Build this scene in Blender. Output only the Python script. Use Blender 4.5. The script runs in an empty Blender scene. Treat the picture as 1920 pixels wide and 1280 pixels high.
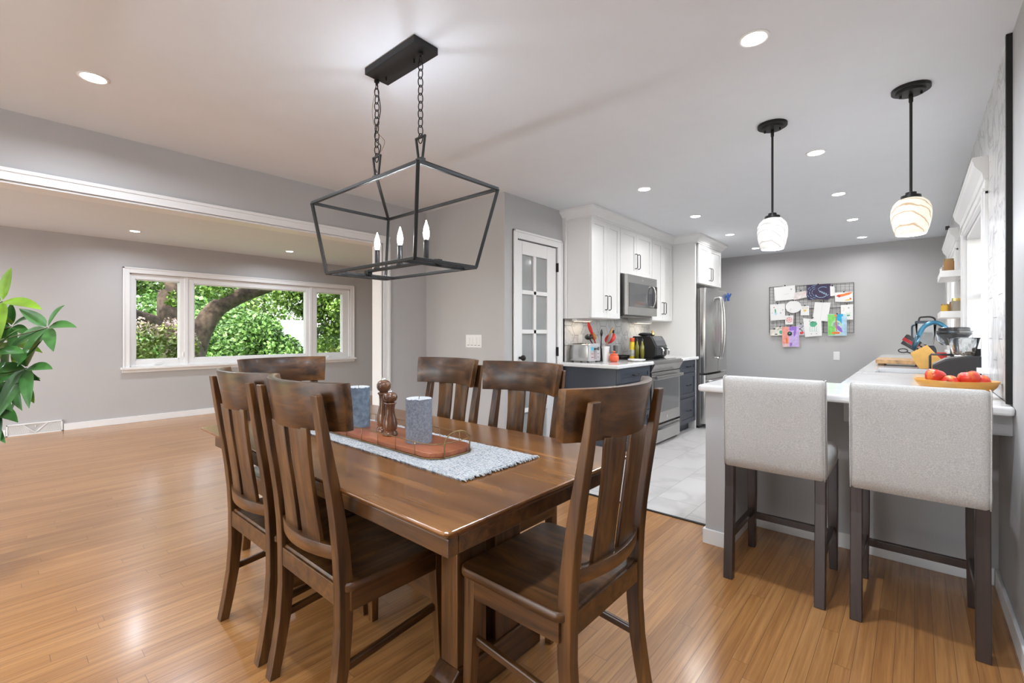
import bpy, math, random
from mathutils import Vector, Matrix
random.seed(7)
SC = bpy.context.scene
COL = SC.collection
PI = math.pi
# ------------------------------------------------------------------ camera
cam_d = bpy.data.cameras.new('camera')
cam = bpy.data.objects.new('camera', cam_d); COL.objects.link(cam)
cam.location = (0, 0, 1.21)
cam.rotation_euler = (PI/2, 0, math.radians(41.05))
cam_d.sensor_width = 36; cam_d.lens = 865.75/1920*36
cam_d.shift_y = -16.74/1920
cam_d.clip_start = 0.02; cam_d.clip_end = 200
SC.camera = cam
# ------------------------------------------------------------------ light
SC.view_settings.view_transform = 'Standard'
SC.view_settings.look = 'None'
SC.view_settings.gamma = 1
SC.view_settings.use_curve_mapping = False
SC.view_settings.exposure = 0.55
world = bpy.data.worlds.new('sky'); SC.world = world; world.use_nodes = True
wn = world.node_tree.nodes; wl = world.node_tree.links; wn.clear()
wo = wn.new('ShaderNodeOutputWorld'); wb = wn.new('ShaderNodeBackground')
sky = wn.new('ShaderNodeTexSky'); sky.sky_type = 'NISHITA'; sky.sun_disc = False
sky.sun_elevation = math.radians(48); sky.sun_rotation = math.radians(150); sky.dust_density = 2.0
hs = wn.new('ShaderNodeHueSaturation'); hs.inputs['Saturation'].default_value = 0.6
wl.new(sky.outputs[0], hs.inputs['Color']); wl.new(hs.outputs[0], wb.inputs[0]); wl.new(wb.outputs[0], wo.inputs[0])
wb.inputs[1].default_value = 0.95
sun_d = bpy.data.lights.new('sun', 'SUN'); sun_d.energy = 4.0; sun_d.angle = 0.02; sun_d.color = (1, .95, .86)
sun = bpy.data.objects.new('sun', sun_d); COL.objects.link(sun)
sun.rotation_euler = Vector((-.45, .62, -1.0)).to_track_quat('-Z', 'Y').to_euler()
LAMP = (.87, .95, 1.07)
KLAMP = (.96, .965, .985)
CAN_W = 11.0
KITCHEN_CAN_W = 5.6
LIVING_CAN_W = 8.5
BULB_W = 23.0
PEND_W = 9.0

# ------------------------------------------------------------------ materials
def mat(name):
    m = bpy.data.materials.new(name); m.use_nodes = True
    return m, m.node_tree.nodes, m.node_tree.links, m.node_tree.nodes['Principled BSDF']
def col4(c): return (c[0], c[1], c[2], 1)
def plain(name, c, rough=.5, metal=0., coat=0., spec=None, noise=0., nscale=8., bump=0., bscale=200., trans=0., emit=None, estr=0., sheen=0., alpha=1., ior=None):
    m, n, l, b = mat(name)
    b.inputs['Base Color'].default_value = col4(c); b.inputs['Roughness'].default_value = rough
    b.inputs['Metallic'].default_value = metal; b.inputs['Coat Weight'].default_value = coat
    b.inputs['Coat Roughness'].default_value = .15
    if spec is not None: b.inputs['Specular IOR Level'].default_value = spec
    if trans: b.inputs['Transmission Weight'].default_value = trans
    if ior: b.inputs['IOR'].default_value = ior
    if sheen: b.inputs['Sheen Weight'].default_value = sheen
    if emit: b.inputs['Emission Color'].default_value = col4(emit); b.inputs['Emission Strength'].default_value = estr
    tc = n.new('ShaderNodeTexCoord')
    if noise:
        t = n.new('ShaderNodeTexNoise'); t.inputs['Scale'].default_value = nscale; t.inputs['Detail'].default_value = 4
        r = n.new('ShaderNodeValToRGB'); k = noise
        r.color_ramp.elements[0].color = col4([max(0, v*(1-k)) for v in c]); r.color_ramp.elements[0].position = .3
        r.color_ramp.elements[1].color = col4([min(1, v*(1+k)) for v in c]); r.color_ramp.elements[1].position = .7
        l.new(tc.outputs['Object'], t.inputs['Vector']); l.new(t.outputs['Fac'], r.inputs[0]); l.new(r.outputs[0], b.inputs['Base Color'])
    if bump:
        t = n.new('ShaderNodeTexNoise'); t.inputs['Scale'].default_value = bscale; t.inputs['Detail'].default_value = 2
        u = n.new('ShaderNodeBump'); u.inputs['Strength'].default_value = bump; u.inputs['Distance'].default_value = .002
        l.new(tc.outputs['Object'], t.inputs['Vector']); l.new(t.outputs['Fac'], u.inputs['Height']); l.new(u.outputs[0], b.inputs['Normal'])
    return m
def math_node(n, l, op, a, b=None, c=None):
    m = n.new('ShaderNodeMath'); m.operation = op
    for i, v in enumerate((a, b, c)):
        if v is None: continue
        if isinstance(v, (int, float)): m.inputs[i].default_value = v
        else: l.new(v, m.inputs[i])
    return m.outputs[0]
def planks(name, w, ln, cols, gap, gapcol, rough, grain=None, vein=None, stagger=1.0, origin=(0, 0), fixed=False, coat=0., wear=0.):
    """boards running along Y: rows of width w in X, random or fixed stagger"""
    m, n, l, b = mat(name)
    tc = n.new('ShaderNodeTexCoord'); sx = n.new('ShaderNodeSeparateXYZ'); l.new(tc.outputs['Object'], sx.inputs[0])
    M = lambda *a: math_node(n, l, *a)
    xr = M('DIVIDE', M('SUBTRACT', sx.outputs[0], origin[0]), w); row = M('FLOOR', xr); xf = M('FRACT', xr)
    if fixed: off = M('MULTIPLY', M('FRACT', M('MULTIPLY', row, 1/3)), ln)
    else:
        wn1 = n.new('ShaderNodeTexWhiteNoise'); wn1.noise_dimensions = '1D'; l.new(row, wn1.inputs['W']); off = M('MULTIPLY', wn1.outputs['Value'], ln*stagger*7)
    yr = M('DIVIDE', M('ADD', M('SUBTRACT', sx.outputs[1], origin[1]), off), ln); cl = M('FLOOR', yr); yf = M('FRACT', yr)
    cb = n.new('ShaderNodeCombineXYZ'); l.new(row, cb.inputs[0]); l.new(cl, cb.inputs[1])
    wn2 = n.new('ShaderNodeTexWhiteNoise'); wn2.noise_dimensions = '2D'; l.new(cb.outputs[0], wn2.inputs['Vector'])
    ramp = n.new('ShaderNodeValToRGB'); ramp.color_ramp.elements[0].color = col4(cols[0]); ramp.color_ramp.elements[1].color = col4(cols[-1])
    for i, c in enumerate(cols[1:-1]):
        e = ramp.color_ramp.elements.new((i+1)/(len(cols)-1)); e.color = col4(c)
    l.new(wn2.outputs['Value'], ramp.inputs[0]); colr = ramp.outputs[0]
    def mix(fac, a, bb, mode='MIX'):
        x = n.new('ShaderNodeMix'); x.data_type = 'RGBA'; x.blend_type = mode
        if isinstance(fac, (int, float)): x.inputs[0].default_value = fac
        else: l.new(fac, x.inputs[0])
        l.new(a, x.inputs[6])
        if isinstance(bb, tuple): x.inputs[7].default_value = col4(bb)
        else: l.new(bb, x.inputs[7])
        return x.outputs[2]
    if grain:
        mp = n.new('ShaderNodeMapping'); mp.inputs['Scale'].default_value = (grain[0], grain[1], 1)
        ad = n.new('ShaderNodeVectorMath'); ad.operation = 'MULTIPLY_ADD'
        l.new(wn2.outputs['Color'], ad.inputs[0]); ad.inputs[1].default_value = (9, 9, 9); l.new(tc.outputs['Object'], ad.inputs[2])
        l.new(ad.outputs[0], mp.inputs[0]); t = n.new('ShaderNodeTexNoise'); t.inputs['Scale'].default_value = 1; t.inputs['Detail'].default_value = 6; t.inputs['Roughness'].default_value = .65
        l.new(mp.outputs[0], t.inputs['Vector']); r2 = n.new('ShaderNodeValToRGB'); r2.color_ramp.elements[0].position = .34; r2.color_ramp.elements[1].position = .68
        r2.color_ramp.elements[0].color = (.62, .52, .44, 1); r2.color_ramp.elements[1].color = (1.06, 1.05, 1.02, 1)
        l.new(t.outputs['Fac'], r2.inputs[0]); colr = mix(grain[2], colr, r2.outputs[0], 'MULTIPLY')
    if wear:
        t = n.new('ShaderNodeTexNoise'); t.inputs['Scale'].default_value = .9; t.inputs['Detail'].default_value = 5; l.new(tc.outputs['Object'], t.inputs['Vector'])
        r3 = n.new('ShaderNodeValToRGB'); r3.color_ramp.elements[0].position = .35; r3.color_ramp.elements[1].position = .7
        r3.color_ramp.elements[0].color = (.86, .82, .78, 1); r3.color_ramp.elements[1].color = (1.08, 1.06, 1.05, 1)
        l.new(t.outputs['Fac'], r3.inputs[0]); colr = mix(wear, colr, r3.outputs[0], 'MULTIPLY')
    if vein:
        t = n.new('ShaderNodeTexNoise'); t.inputs['Scale'].default_value = vein[0]; t.inputs['Detail'].default_value = 7; t.inputs['Distortion'].default_value = 1.4
        ad = n.new('ShaderNodeVectorMath'); ad.operation = 'MULTIPLY_ADD'; l.new(wn2.outputs['Color'], ad.inputs[0]); ad.inputs[1].default_value = (7, 7, 7); l.new(tc.outputs['Object'], ad.inputs[2])
        l.new(ad.outputs[0], t.inputs['Vector']); a1 = M('ABSOLUTE', M('SUBTRACT', t.outputs['Fac'], .5)); r4 = n.new('ShaderNodeValToRGB')
        r4.color_ramp.elements[0].position = 0; r4.color_ramp.elements[1].position = .06; r4.color_ramp.elements[0].color = (vein[1],)*3+(1,); r4.color_ramp.elements[1].color = (1, 1, 1, 1)
        l.new(a1, r4.inputs[0]); colr = mix(1.0, colr, r4.outputs[0], 'MULTIPLY')
    gx = M('MAXIMUM', M('LESS_THAN', xf, gap/w), M('LESS_THAN', yf, gap/ln))
    l.new(mix(gx, colr, gapcol), b.inputs['Base Color'])
    b.inputs['Roughness'].default_value = rough; b.inputs['Coat Weight'].default_value = coat; b.inputs['Coat Roughness'].default_value = .17
    if grain:
        bp = n.new('ShaderNodeBump'); bp.inputs['Strength'].default_value = .25; bp.inputs['Distance'].default_value = .002
        hgt = M('SUBTRACT', M('MULTIPLY', wn2.outputs['Value'], .25), gx); l.new(hgt, bp.inputs['Height']); l.new(bp.outputs[0], b.inputs['Normal'])
        l.new(bp.outputs[0], b.inputs['Coat Normal'])
    return m
def wood(name, c1, c2, axis, rough=.32, scale=1., coat=.3, dark=(0.34, .28, .24)):
    m, n, l, b = mat(name)
    tc = n.new('ShaderNodeTexCoord'); mp = n.new('ShaderNodeMapping')
    s = [34*scale]*3; s[axis] = 2.2*scale; mp.inputs['Scale'].default_value = s
    l.new(tc.outputs['Object'], mp.inputs[0])
    t = n.new('ShaderNodeTexNoise'); t.inputs['Scale'].default_value = 1; t.inputs['Detail'].default_value = 6; t.inputs['Roughness'].default_value = .6; t.inputs['Distortion'].default_value = .6
    l.new(mp.outputs[0], t.inputs['Vector'])
    r = n.new('ShaderNodeValToRGB'); r.color_ramp.elements[0].position = .3; r.color_ramp.elements[1].position = .72
    r.color_ramp.elements[0].color = col4(c1); r.color_ramp.elements[1].color = col4(c2); l.new(t.outputs['Fac'], r.inputs[0])
    t2 = n.new('ShaderNodeTexNoise'); mp2 = n.new('ShaderNodeMapping'); s2 = [7*scale]*3; s2[axis] = 2.5*scale; mp2.inputs['Scale'].default_value = s2
    l.new(tc.outputs['Object'], mp2.inputs[0]); l.new(mp2.outputs[0], t2.inputs['Vector']); t2.inputs['Scale'].default_value = 1; t2.inputs['Detail'].default_value = 2
    r2 = n.new('ShaderNodeValToRGB'); r2.color_ramp.elements[0].position = .35; r2.color_ramp.elements[1].position = .62
    r2.color_ramp.elements[0].color = col4(dark); r2.color_ramp.elements[1].color = (1, 1, 1, 1); l.new(t2.outputs['Fac'], r2.inputs[0])
    x = n.new('ShaderNodeMix'); x.data_type = 'RGBA'; x.blend_type = 'MULTIPLY'; x.inputs[0].default_value = .85
    l.new(r.outputs[0], x.inputs[6]); l.new(r2.outputs[0], x.inputs[7]); l.new(x.outputs[2], b.inputs['Base Color'])
    b.inputs['Roughness'].default_value = rough; b.inputs['Coat Weight'].default_value = coat; b.inputs['Coat Roughness'].default_value = .18
    return m
def marble(name, base, vcol, rough=.25, scale=2.5, vw=.05, coat=0.):
    m, n, l, b = mat(name)
    tc = n.new('ShaderNodeTexCoord'); t = n.new('ShaderNodeTexNoise'); t.inputs['Scale'].default_value = scale; t.inputs['Detail'].default_value = 7; t.inputs['Distortion'].default_value = 1.6
    l.new(tc.outputs['Object'], t.inputs['Vector']); a = math_node(n, l, 'ABSOLUTE', math_node(n, l, 'SUBTRACT', t.outputs['Fac'], .5))
    r = n.new('ShaderNodeValToRGB'); r.color_ramp.elements[0].position = 0; r.color_ramp.elements[1].position = vw
    r.color_ramp.elements[0].color = col4(vcol); r.color_ramp.elements[1].color = col4(base); l.new(a, r.inputs[0]); l.new(r.outputs[0], b.inputs['Base Color'])
    b.inputs['Roughness'].default_value = rough; b.inputs['Coat Weight'].default_value = coat
    return m
def swirl(name, base, vcol, emit):
    m, n, l, b = mat(name)
    tc = n.new('ShaderNodeTexCoord'); t = n.new('ShaderNodeTexWave'); t.wave_type = 'BANDS'; t.bands_direction = 'DIAGONAL'; t.inputs['Scale'].default_value = 8; t.inputs['Distortion'].default_value = 4.5; t.inputs['Detail'].default_value = 3; t.inputs['Detail Scale'].default_value = 1.2
    mp = n.new('ShaderNodeMapping'); mp.inputs['Scale'].default_value = (1, 1, 1.9); mp.inputs['Rotation'].default_value = (.4, .5, 0); l.new(tc.outputs['Object'], mp.inputs[0]); l.new(mp.outputs[0], t.inputs['Vector'])
    r = n.new('ShaderNodeValToRGB'); r.color_ramp.elements[0].position = .0; r.color_ramp.elements[1].position = .17
    r.color_ramp.elements[0].color = col4(vcol); r.color_ramp.elements[1].color = col4(base); l.new(t.outputs['Fac'], r.inputs[0])
    l.new(r.outputs[0], b.inputs['Base Color']); l.new(r.outputs[0], b.inputs['Emission Color']); b.inputs['Emission Strength'].default_value = emit
    b.inputs['Roughness'].default_value = .2
    return m
W_WALL = plain('greige_wall_paint', (.485, .478, .474), .55, noise=.015, nscale=3, bump=.05, bscale=300)
W_CEIL = plain('ceiling_paint', (.755, .772, .795), .7, noise=.01)
W_TRIM = plain('white_trim_paint', (.83, .825, .815), .35)
W_DOOR = plain('white_door_paint', (.82, .815, .80), .32)
W_CAB = plain('white_cabinet_paint', (.78, .775, .76), .35)
FLOORW = planks('oak_strip_floor', .057, 1.05, [(.43, .205, .066), (.49, .25, .086), (.52, .27, .098), (.455, .222, .074), (.55, .295, .112)], .0016, (.16, .075, .03), .30, grain=(75, 2.2, .85), coat=.34, wear=.8)
FLOORT = planks('marble_look_floor_tile', .303, .605, [(.60, .585, .57), (.66, .645, .63)], .0035, (.36, .35, .34), .28, vein=(1.1, .86), origin=(-1.434, 3.28), fixed=True)
DW_X = wood('dark_wood_grain_sideways', (.036, .014, .004), (.205, .086, .021), 0, rough=.36, coat=.15)
DW_Y = wood('dark_wood_grain_lengthwise', (.036, .014, .004), (.205, .086, .021), 1, rough=.36, coat=.15)
DW_Z = wood('dark_wood_grain_upright', (.036, .014, .004), (.22, .093, .023), 2, rough=.36, coat=.15)
TT_X = wood('tabletop_wood', (.135, .050, .012), (.35, .156, .043), 0, rough=.24, scale=.55, coat=.35, dark=(.42, .34, .28))
STOOLW = wood('espresso_wood', (.022, .012, .009), (.05, .027, .02), 2, rough=.4, dark=(.8, .8, .8))
FABRIC = plain('oatmeal_linen', (.55, .53, .50), .95, noise=.18, nscale=260, bump=.6, bscale=700, sheen=.3)
BLACKM = plain('matte_black_metal', (.012, .0115, .011), .45, spec=.35)
BLACKP = plain('black_plastic', (.018, .018, .019), .32)
DARKGL = plain('dark_glass', (.06, .062, .065), .06, coat=1., spec=.8)
STEEL = plain('brushed_steel', (.52, .51, .50), .27, metal=1., noise=.05, nscale=3)
STEELD = plain('dark_steel', (.20, .195, .19), .35, metal=1.)
CHROME = plain('chrome', (.8, .8, .8), .12, metal=1.)
NAVY = plain('navy_cabinet_paint', (.047, .054, .070), .38)
QUARTZ = marble('white_quartz', (.80, .79, .775), (.74, .73, .72), .15, 1.2, .03, coat=.4)
HEXT = marble('marble_hexagon_tile', (.68, .67, .655), (.52, .51, .50), .22, 3.0, .035)
GROUT = plain('grey_grout', (.20, .195, .19), .8)
BRASS = plain('aged_brass', (.30, .21, .10), .35, metal=1.)
GOLD = plain('gold', (.75, .5, .16), .25, metal=1.)
GLASS = plain('window_glass', (1, 1, 1), 0, trans=1., ior=1.01)
CLEAR = plain('clear_plastic', (.9, .92, .93), .03, trans=1., ior=1.2)
DOORGL = plain('door_glass', (.33, .34, .335), .08, coat=.6)
LENS = plain('lit_diffuser', (1, 1, 1), .5, emit=(1, .98, .95), estr=14)
FLAME = plain('lit_candle_bulb', (1, 1, 1), .3, emit=(1, .95, .86), estr=22)
RED = plain('red_plastic', (.62, .03, .02), .35)
ORANGE = plain('orange_red_enamel', (.70, .09, .025), .25, coat=.5)
WHITEP = plain('white_plastic', (.80, .80, .79), .35)
YELLOW = plain('yellow_label', (.80, .58, .03), .35)
OIL = plain('olive_oil', (.22, .20, .015), .08, coat=1.)
GREYJ = plain('grey_lid', (.10, .105, .10), .4)
TAN = plain('tan_wood', (.50, .30, .13), .5, noise=.15, nscale=30)
BAMBOO = plain('bamboo', (.66, .37, .09), .35, noise=.08, nscale=20)
BUTCH = plain('butcher_block', (.50, .31, .15), .5, noise=.35, nscale=22)
MAHOG = wood('mahogany_tray', (.26, .06, .02), (.50, .17, .07), 0, rough=.35, scale=.8, coat=.15, dark=(.45, .36, .30))
MILLW = wood('walnut_mill', (.12, .045, .015), (.24, .10, .04), 2, rough=.2, coat=.8)
CANDLE = plain('blue_grey_wax', (.17, .23, .30), .7, noise=.35, nscale=45, bump=1., bscale=260)
CANDLET = plain('frosted_wax', (.60, .63, .65), .8, noise=.2, nscale=80, bump=1., bscale=260)
CANDLE2 = plain('frosted_grey_wax', (.25, .28, .33), .75, noise=.3, nscale=130, bump=1., bscale=300)
HOLE = plain('black_recess', (.005, .005, .005), .9)
PAPER = plain('white_paper', (.78, .78, .77), .8)
BARK = plain('tree_bark', (.085, .06, .042), .95, noise=.55, nscale=9, bump=1., bscale=30)
LEAF1 = plain('leaf_mid_green', (.085, .15, .018), .5, noise=.75, nscale=3)
LEAF2 = plain('leaf_bright_green', (.12, .23, .05), .5, noise=.7, nscale=3)
LEAF3 = plain('leaf_deep_green', (.035, .09, .015), .5, noise=.5, nscale=3)
LEAF4 = plain('leaf_yellow_green', (.22, .27, .06), .5, noise=.4, nscale=4)
PINKF = plain('pale_pink_petals', (.72, .55, .50), .7, noise=.2, nscale=9)
PLEAF = plain('glossy_plant_leaf', (.045, .145, .030), .35, noise=.35, nscale=12, coat=.2)
PLEAF2 = plain('young_plant_leaf', (.17, .33, .02), .35, noise=.35, nscale=9, coat=.2)
PSTEM = plain('plant_stem', (.11, .13, .05), .6)
GRASS = plain('lawn', (.13, .22, .05), .9, noise=.5, nscale=2)

# ------------------------------------------------------------------ mesh helpers
class MB:
    def __init__(s): s.v = []; s.f = []; s.m = []
    def add(s, vs, fs, mi=0):
        k = len(s.v); s.v += [tuple(v) for v in vs]
        for f in fs: s.f.append(tuple(i+k for i in f)); s.m.append(mi)
        return s
    def box(s, x0, x1, y0, y1, z0, z1, mi=0):
        if x0 > x1: x0, x1 = x1, x0
        if y0 > y1: y0, y1 = y1, y0
        if z0 > z1: z0, z1 = z1, z0
        return s.add([(x0,y0,z0),(x1,y0,z0),(x1,y1,z0),(x0,y1,z0),(x0,y0,z1),(x1,y0,z1),(x1,y1,z1),(x0,y1,z1)],
            [(0,3,2,1),(4,5,6,7),(0,1,5,4),(1,2,6,5),(2,3,7,6),(3,0,4,7)], mi)
    def loft(s, rings, mi=0, cap=True, close=True):
        n = len(rings[0]); vs = [p for r in rings for p in r]; fs = []
        for i in range(len(rings)-1):
            for j in range(n if close else n-1):
                a = i*n+j; b = i*n+(j+1) % n; fs.append((a, b, b+n, a+n))
        if cap: fs.append(tuple(range(n-1, -1, -1))); fs.append(tuple(range((len(rings)-1)*n, len(rings)*n)))
        return s.add(vs, fs, mi)
    def lathe(s, prof, c=(0,0,0), n=24, mi=0, cap=True):
        rings = [[(c[0]+r*math.cos(2*PI*k/n), c[1]+r*math.sin(2*PI*k/n), c[2]+z) for k in range(n)] for r, z in prof]
        return s.loft(rings, mi, cap)
    def tube(s, pts, r, n=8, mi=0, cap=True, closed=False):
        pts = [Vector(p) for p in pts]; rings = []; up = Vector((0, 0, 1)); prev = None; N = len(pts)
        rr = r if isinstance(r, (list, tuple)) else [r]*N
        for i, p in enumerate(pts):
            if closed: t = (pts[(i+1) % N]-pts[i-1])
            else: t = (pts[min(i+1, N-1)]-pts[max(i-1, 0)])
            t.normalize()
            if prev is None:
                a = up if abs(t.z) < .95 else Vector((1, 0, 0)); u = t.cross(a).normalized()
            else: u = (prev-t*prev.dot(t)).normalized()
            prev = u; w = t.cross(u)
            rings.append([p+u*rr[i]*math.cos(2*PI*k/n)+w*rr[i]*math.sin(2*PI*k/n) for k in range(n)])
        if closed: rings.append(rings[0]); cap = False
        return s.loft(rings, mi, cap)
    def bar(s, a, b, w, h, mi=0, up=(0,0,1)):
        a = Vector(a); b = Vector(b); t = (b-a).normalized(); up = Vector(up)
        if abs(t.dot(up)) > .98: up = Vector((1, 0, 0))
        u = t.cross(up).normalized()*w/2; v = u.cross(t).normalized()*h/2
        return s.loft([[p-u-v, p+u-v, p+u+v, p-u+v] for p in (a, b)], mi)
    def prism(s, poly, axis, a, b, mi=0):
        def pt(p, t):
            if axis == 0: return (t, p[0], p[1])
            if axis == 1: return (p[0], t, p[1])
            return (p[0], p[1], t)
        return s.loft([[pt(p, a) for p in poly], [pt(p, b) for p in poly]], mi)
    def ball(s, c, r, n=14, m=9, mi=0):
        rx, ry, rz = r if isinstance(r, (tuple, list)) else (r, r, r)
        rings = []
        for i in range(m+1):
            a = -PI/2+PI*(i+.0)/m; k = max(math.cos(a), .02)
            rings.append([(c[0]+rx*k*math.cos(2*PI*j/n), c[1]+ry*k*math.sin(2*PI*j/n), c[2]+rz*math.sin(a)) for j in range(n)])
        return s.loft(rings, mi)
    def build(s, name, mats, parent=None, bevel=0., smooth=False, loc=None, seg=2, fixn=True):
        me = bpy.data.meshes.new(name)
        loc = Vector(loc) if loc is not None else Vector((0, 0, 0))
        me.from_pydata([tuple(Vector(v)-loc) for v in s.v], [], s.f)
        if not isinstance(mats, (list, tuple)): mats = [mats]
        for m in mats: me.materials.append(m)
        me.polygons.foreach_set('material_index', s.m)
        if smooth: me.polygons.foreach_set('use_smooth', [True]*len(s.f))
        me.update()
        if fixn:
            import bmesh
            bm = bmesh.new(); bm.from_mesh(me); bmesh.ops.recalc_face_normals(bm, faces=bm.faces); bm.to_mesh(me); bm.free()
        o = bpy.data.objects.new(name, me); COL.objects.link(o); o.location = loc
        if parent is not None: o.parent = parent
        if bevel:
            b = o.modifiers.new('bevel', 'BEVEL'); b.width = bevel; b.segments = seg; b.limit_method = 'ANGLE'; b.angle_limit = math.radians(40)
            b.harden_normals = False
            if smooth is False: me.polygons.foreach_set('use_smooth', [False]*len(s.f))
        if smooth == 'auto' or (smooth and smooth != 'full'):
            es = o.modifiers.new('sharp', 'EDGE_SPLIT'); es.split_angle = math.radians(38)
        return o
def tag(o, label=None, cat=None, group=None, kind=None):
    if label: o['label'] = label
    if cat: o['category'] = cat
    if group: o['group'] = group
    if kind: o['kind'] = kind
    return o
def thing(name, label, cat, loc=(0,0,0), rz=0., group=None, kind=None):
    o = bpy.data.objects.new(name, None); COL.objects.link(o); o.location = loc; o.rotation_euler = (0, 0, rz); o.empty_display_size = .1
    return tag(o, label, cat, group, kind)
def dup(root, loc, rz=None, label=None, group=None):
    r = root.copy(); COL.objects.link(r); r.location = loc
    if rz is not None: r.rotation_euler = (0, 0, rz)
    if label: r['label'] = label
    if group: r['group'] = group
    for ch in list(root.children):
        c = ch.copy(); COL.objects.link(c); c.parent = r
        for g in list(ch.children):
            d = g.copy(); COL.objects.link(d); d.parent = c
    return r
def box_obj(name, b, m, parent=None, bevel=0., **k):
    return MB().box(*b).build(name, m, parent, bevel, **k)
def struct(o, label=None): return tag(o, label, None, None, 'structure')
def rrect(x0, x1, y0, y1, r, n=5):
    P = []
    for cx, cy, a0 in ((x1-r, y0+r, -PI/2), (x1-r, y1-r, 0), (x0+r, y1-r, PI/2), (x0+r, y0+r, PI)):
        for k in range(n+1):
            a = a0+PI/2*k/n; P.append((cx+r*math.cos(a), cy+r*math.sin(a)))
    return P
# ================================================================== SETTING
H = 2.44
XR, XL, XO, XP = .305, -7.93, -3.78, -2.70
YB, YF, YLV = 8.06, -2.7, 6.0
f = MB().box(XL, XR, YF, 2.99, -.12, 0).box(XL, XO, 2.99, YLV, -.12, 0).box(-.908, XR, 2.99, 3.19, -.12, 0)
struct(f.build('floor', FLOORW), 'honey oak strip floor of the dining and living area')
f = MB().box(XP, -.908, 2.99, YB, -.12, 0).box(-.908, XR, 3.19, YB, -.12, 0)
struct(f.build('floor', FLOORT), 'pale marble look tile floor of the kitchen')
struct(box_obj('trim_1', (XP, -.908, 2.972, 2.992, 0, .006), BLACKM), 'dark metal strip between wood and tile floors')
struct(box_obj('ceiling', (XL-.2, XR+.2, YF-.2, YB+.2, H, H+.12), W_CEIL), 'smooth white ceiling')
roof = box_obj('roof', (XL-1.1, XR+1.9, YF-1.9, YB+1.6, H+.14, H+.26), W_TRIM); struct(roof, 'unseen roof slab above the ceiling, wide eaves added to block sun')  # unseen slab, overhang stretched to keep direct sun out of the windows
# window wall (left), opening y 1.31..4.50, z .74..2.02
WY0, WY1, WZ0, WZ1 = 1.300, 4.515, .735, 2.012
w = MB().box(XL-.18, XL, YF, WY0, -.1, H).box(XL-.18, XL, WY1, YLV, -.1, H).box(XL-.18, XL, WY0, WY1, -.1, WZ0).box(XL-.18, XL, WY0, WY1, WZ1, H)
struct(w.build('wall_left', W_WALL), 'grey living room wall with the picture window')
struct(box_obj('wall_living_far', (XL, XO-.136, YLV, YLV+.15, -.1, H), W_WALL))
w = MB().box(XO-.136, XO, YF, 2.48, 2.05, H).box(XO-.136, XO, 2.48, 3.0, -.1, H).box(XO-.136, XO, YF, -2.35, -.1, 2.05).box(XO-.136, XO, 3.0, YLV, -.1, H)
struct(w.build('wall_opening', W_WALL), 'grey header wall over the wide cased opening')
struct(box_obj('wall_return', (XO-.001, XP-.14, 3.0, 3.14, -.1, H), W_WALL), 'grey wall with the four gang switch plate')
# pantry wall with door opening y 3.178..3.797 z 0..2.06
DY0, DY1, DZ = 3.166, 3.790, 2.062
w = MB().box(XP-.14, XP, 3.0, DY0, -.1, H).box(XP-.14, XP, DY1, YB, -.1, H).box(XP-.14, XP, DY0, DY1, DZ, H)
struct(w.build('wall_pantry', W_WALL), 'grey wall beside the white glazed pantry door')
struct(box_obj('wall_pantry_inside', (XO+.02, XO+.06, 3.15, 4.2, 0, H), W_WALL))
struct(box_obj('wall_back', (XP-.14, XR+.2, YB, YB+.15, -.1, H), W_WALL), 'grey kitchen end wall with the wire grid of drawings')
# right wall with two kitchen windows
R1 = (3.62, 4.98, 1.04, 1.95); R2 = (5.84, 6.96, 1.04, 1.95)
w = MB().box(XR, XR+.2, YF, 3.62, -.1, H).box(XR, XR+.2, 4.98, 5.84, -.1, H).box(XR, XR+.2, 6.96, YB, -.1, H)
for (a, b, c, d) in (R1, R2): w.box(XR, XR+.2, a, b, -.1, c).box(XR, XR+.2, a, b, d, H)
struct(w.build('wall_right', W_WALL), 'grey side wall beside the bar stools')
# unseen wall behind the camera, patio openings added to let daylight in
w = MB().box(XL, -7.2, YF-.15, YF, -.1, H).box(-4.7, -3.3, YF-.15, YF, -.1, H).box(-.6, XR, YF-.15, YF, -.1, H).box(-7.2, -4.7, YF-.15, YF, 2.1, H).box(-3.3, -.6, YF-.15, YF, 2.1, H)
struct(w.build('wall_front', W_WALL))
for i, (a, b) in enumerate(((-7.2, -4.7), (-3.3, -.6))):
    t = thing('window_%d' % (4+i), 'unseen patio window added behind the camera to let daylight in', None, kind='structure')
    fr = MB()
    for x in (a, (a+b)/2-.03, b-.06): fr.box(x, x+.06, YF-.12, YF-.04, 0, 2.1)
    fr.box(a, b, YF-.12, YF-.04, 0, .08).box(a, b, YF-.12, YF-.04, 2.02, 2.1)
    fr.build('window_frame', W_TRIM, t)
# opening casing
c = MB()
def cas(mb, x, y0, y1, z0, z1, horiz):   # stepped casing on a plane x facing +x
    if horiz:
        mb.box(x, x+.012, y0, y1, z0, z1).box(x, x+.02, y0, y1, z1-.022, z1).box(x, x+.016, y0, y1, z0, z0+.018)
    else:
        mb.box(x, x+.012, y0, y1, z0, z1).box(x, x+.02, y1-.022, y1, z0, z1).box(x, x+.016, y0, y0+.018, z0, z1)
cas(c, XO, -2.42, 2.557, 2.05, 2.12, True); cas(c, XO, 2.48, 2.557, 0, 2.05, False)
c.box(XO-.15, XO, -2.35, 2.48, 2.036, 2.052).box(XO-.15, XO, 2.466, 2.482, 0, 2.05)
c.box(XO-.165, XO-.136, -2.42, 2.55, 2.05, 2.12)
struct(c.build('trim_2', W_TRIM, bevel=.002), 'white stepped casing around the wide opening')
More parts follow.
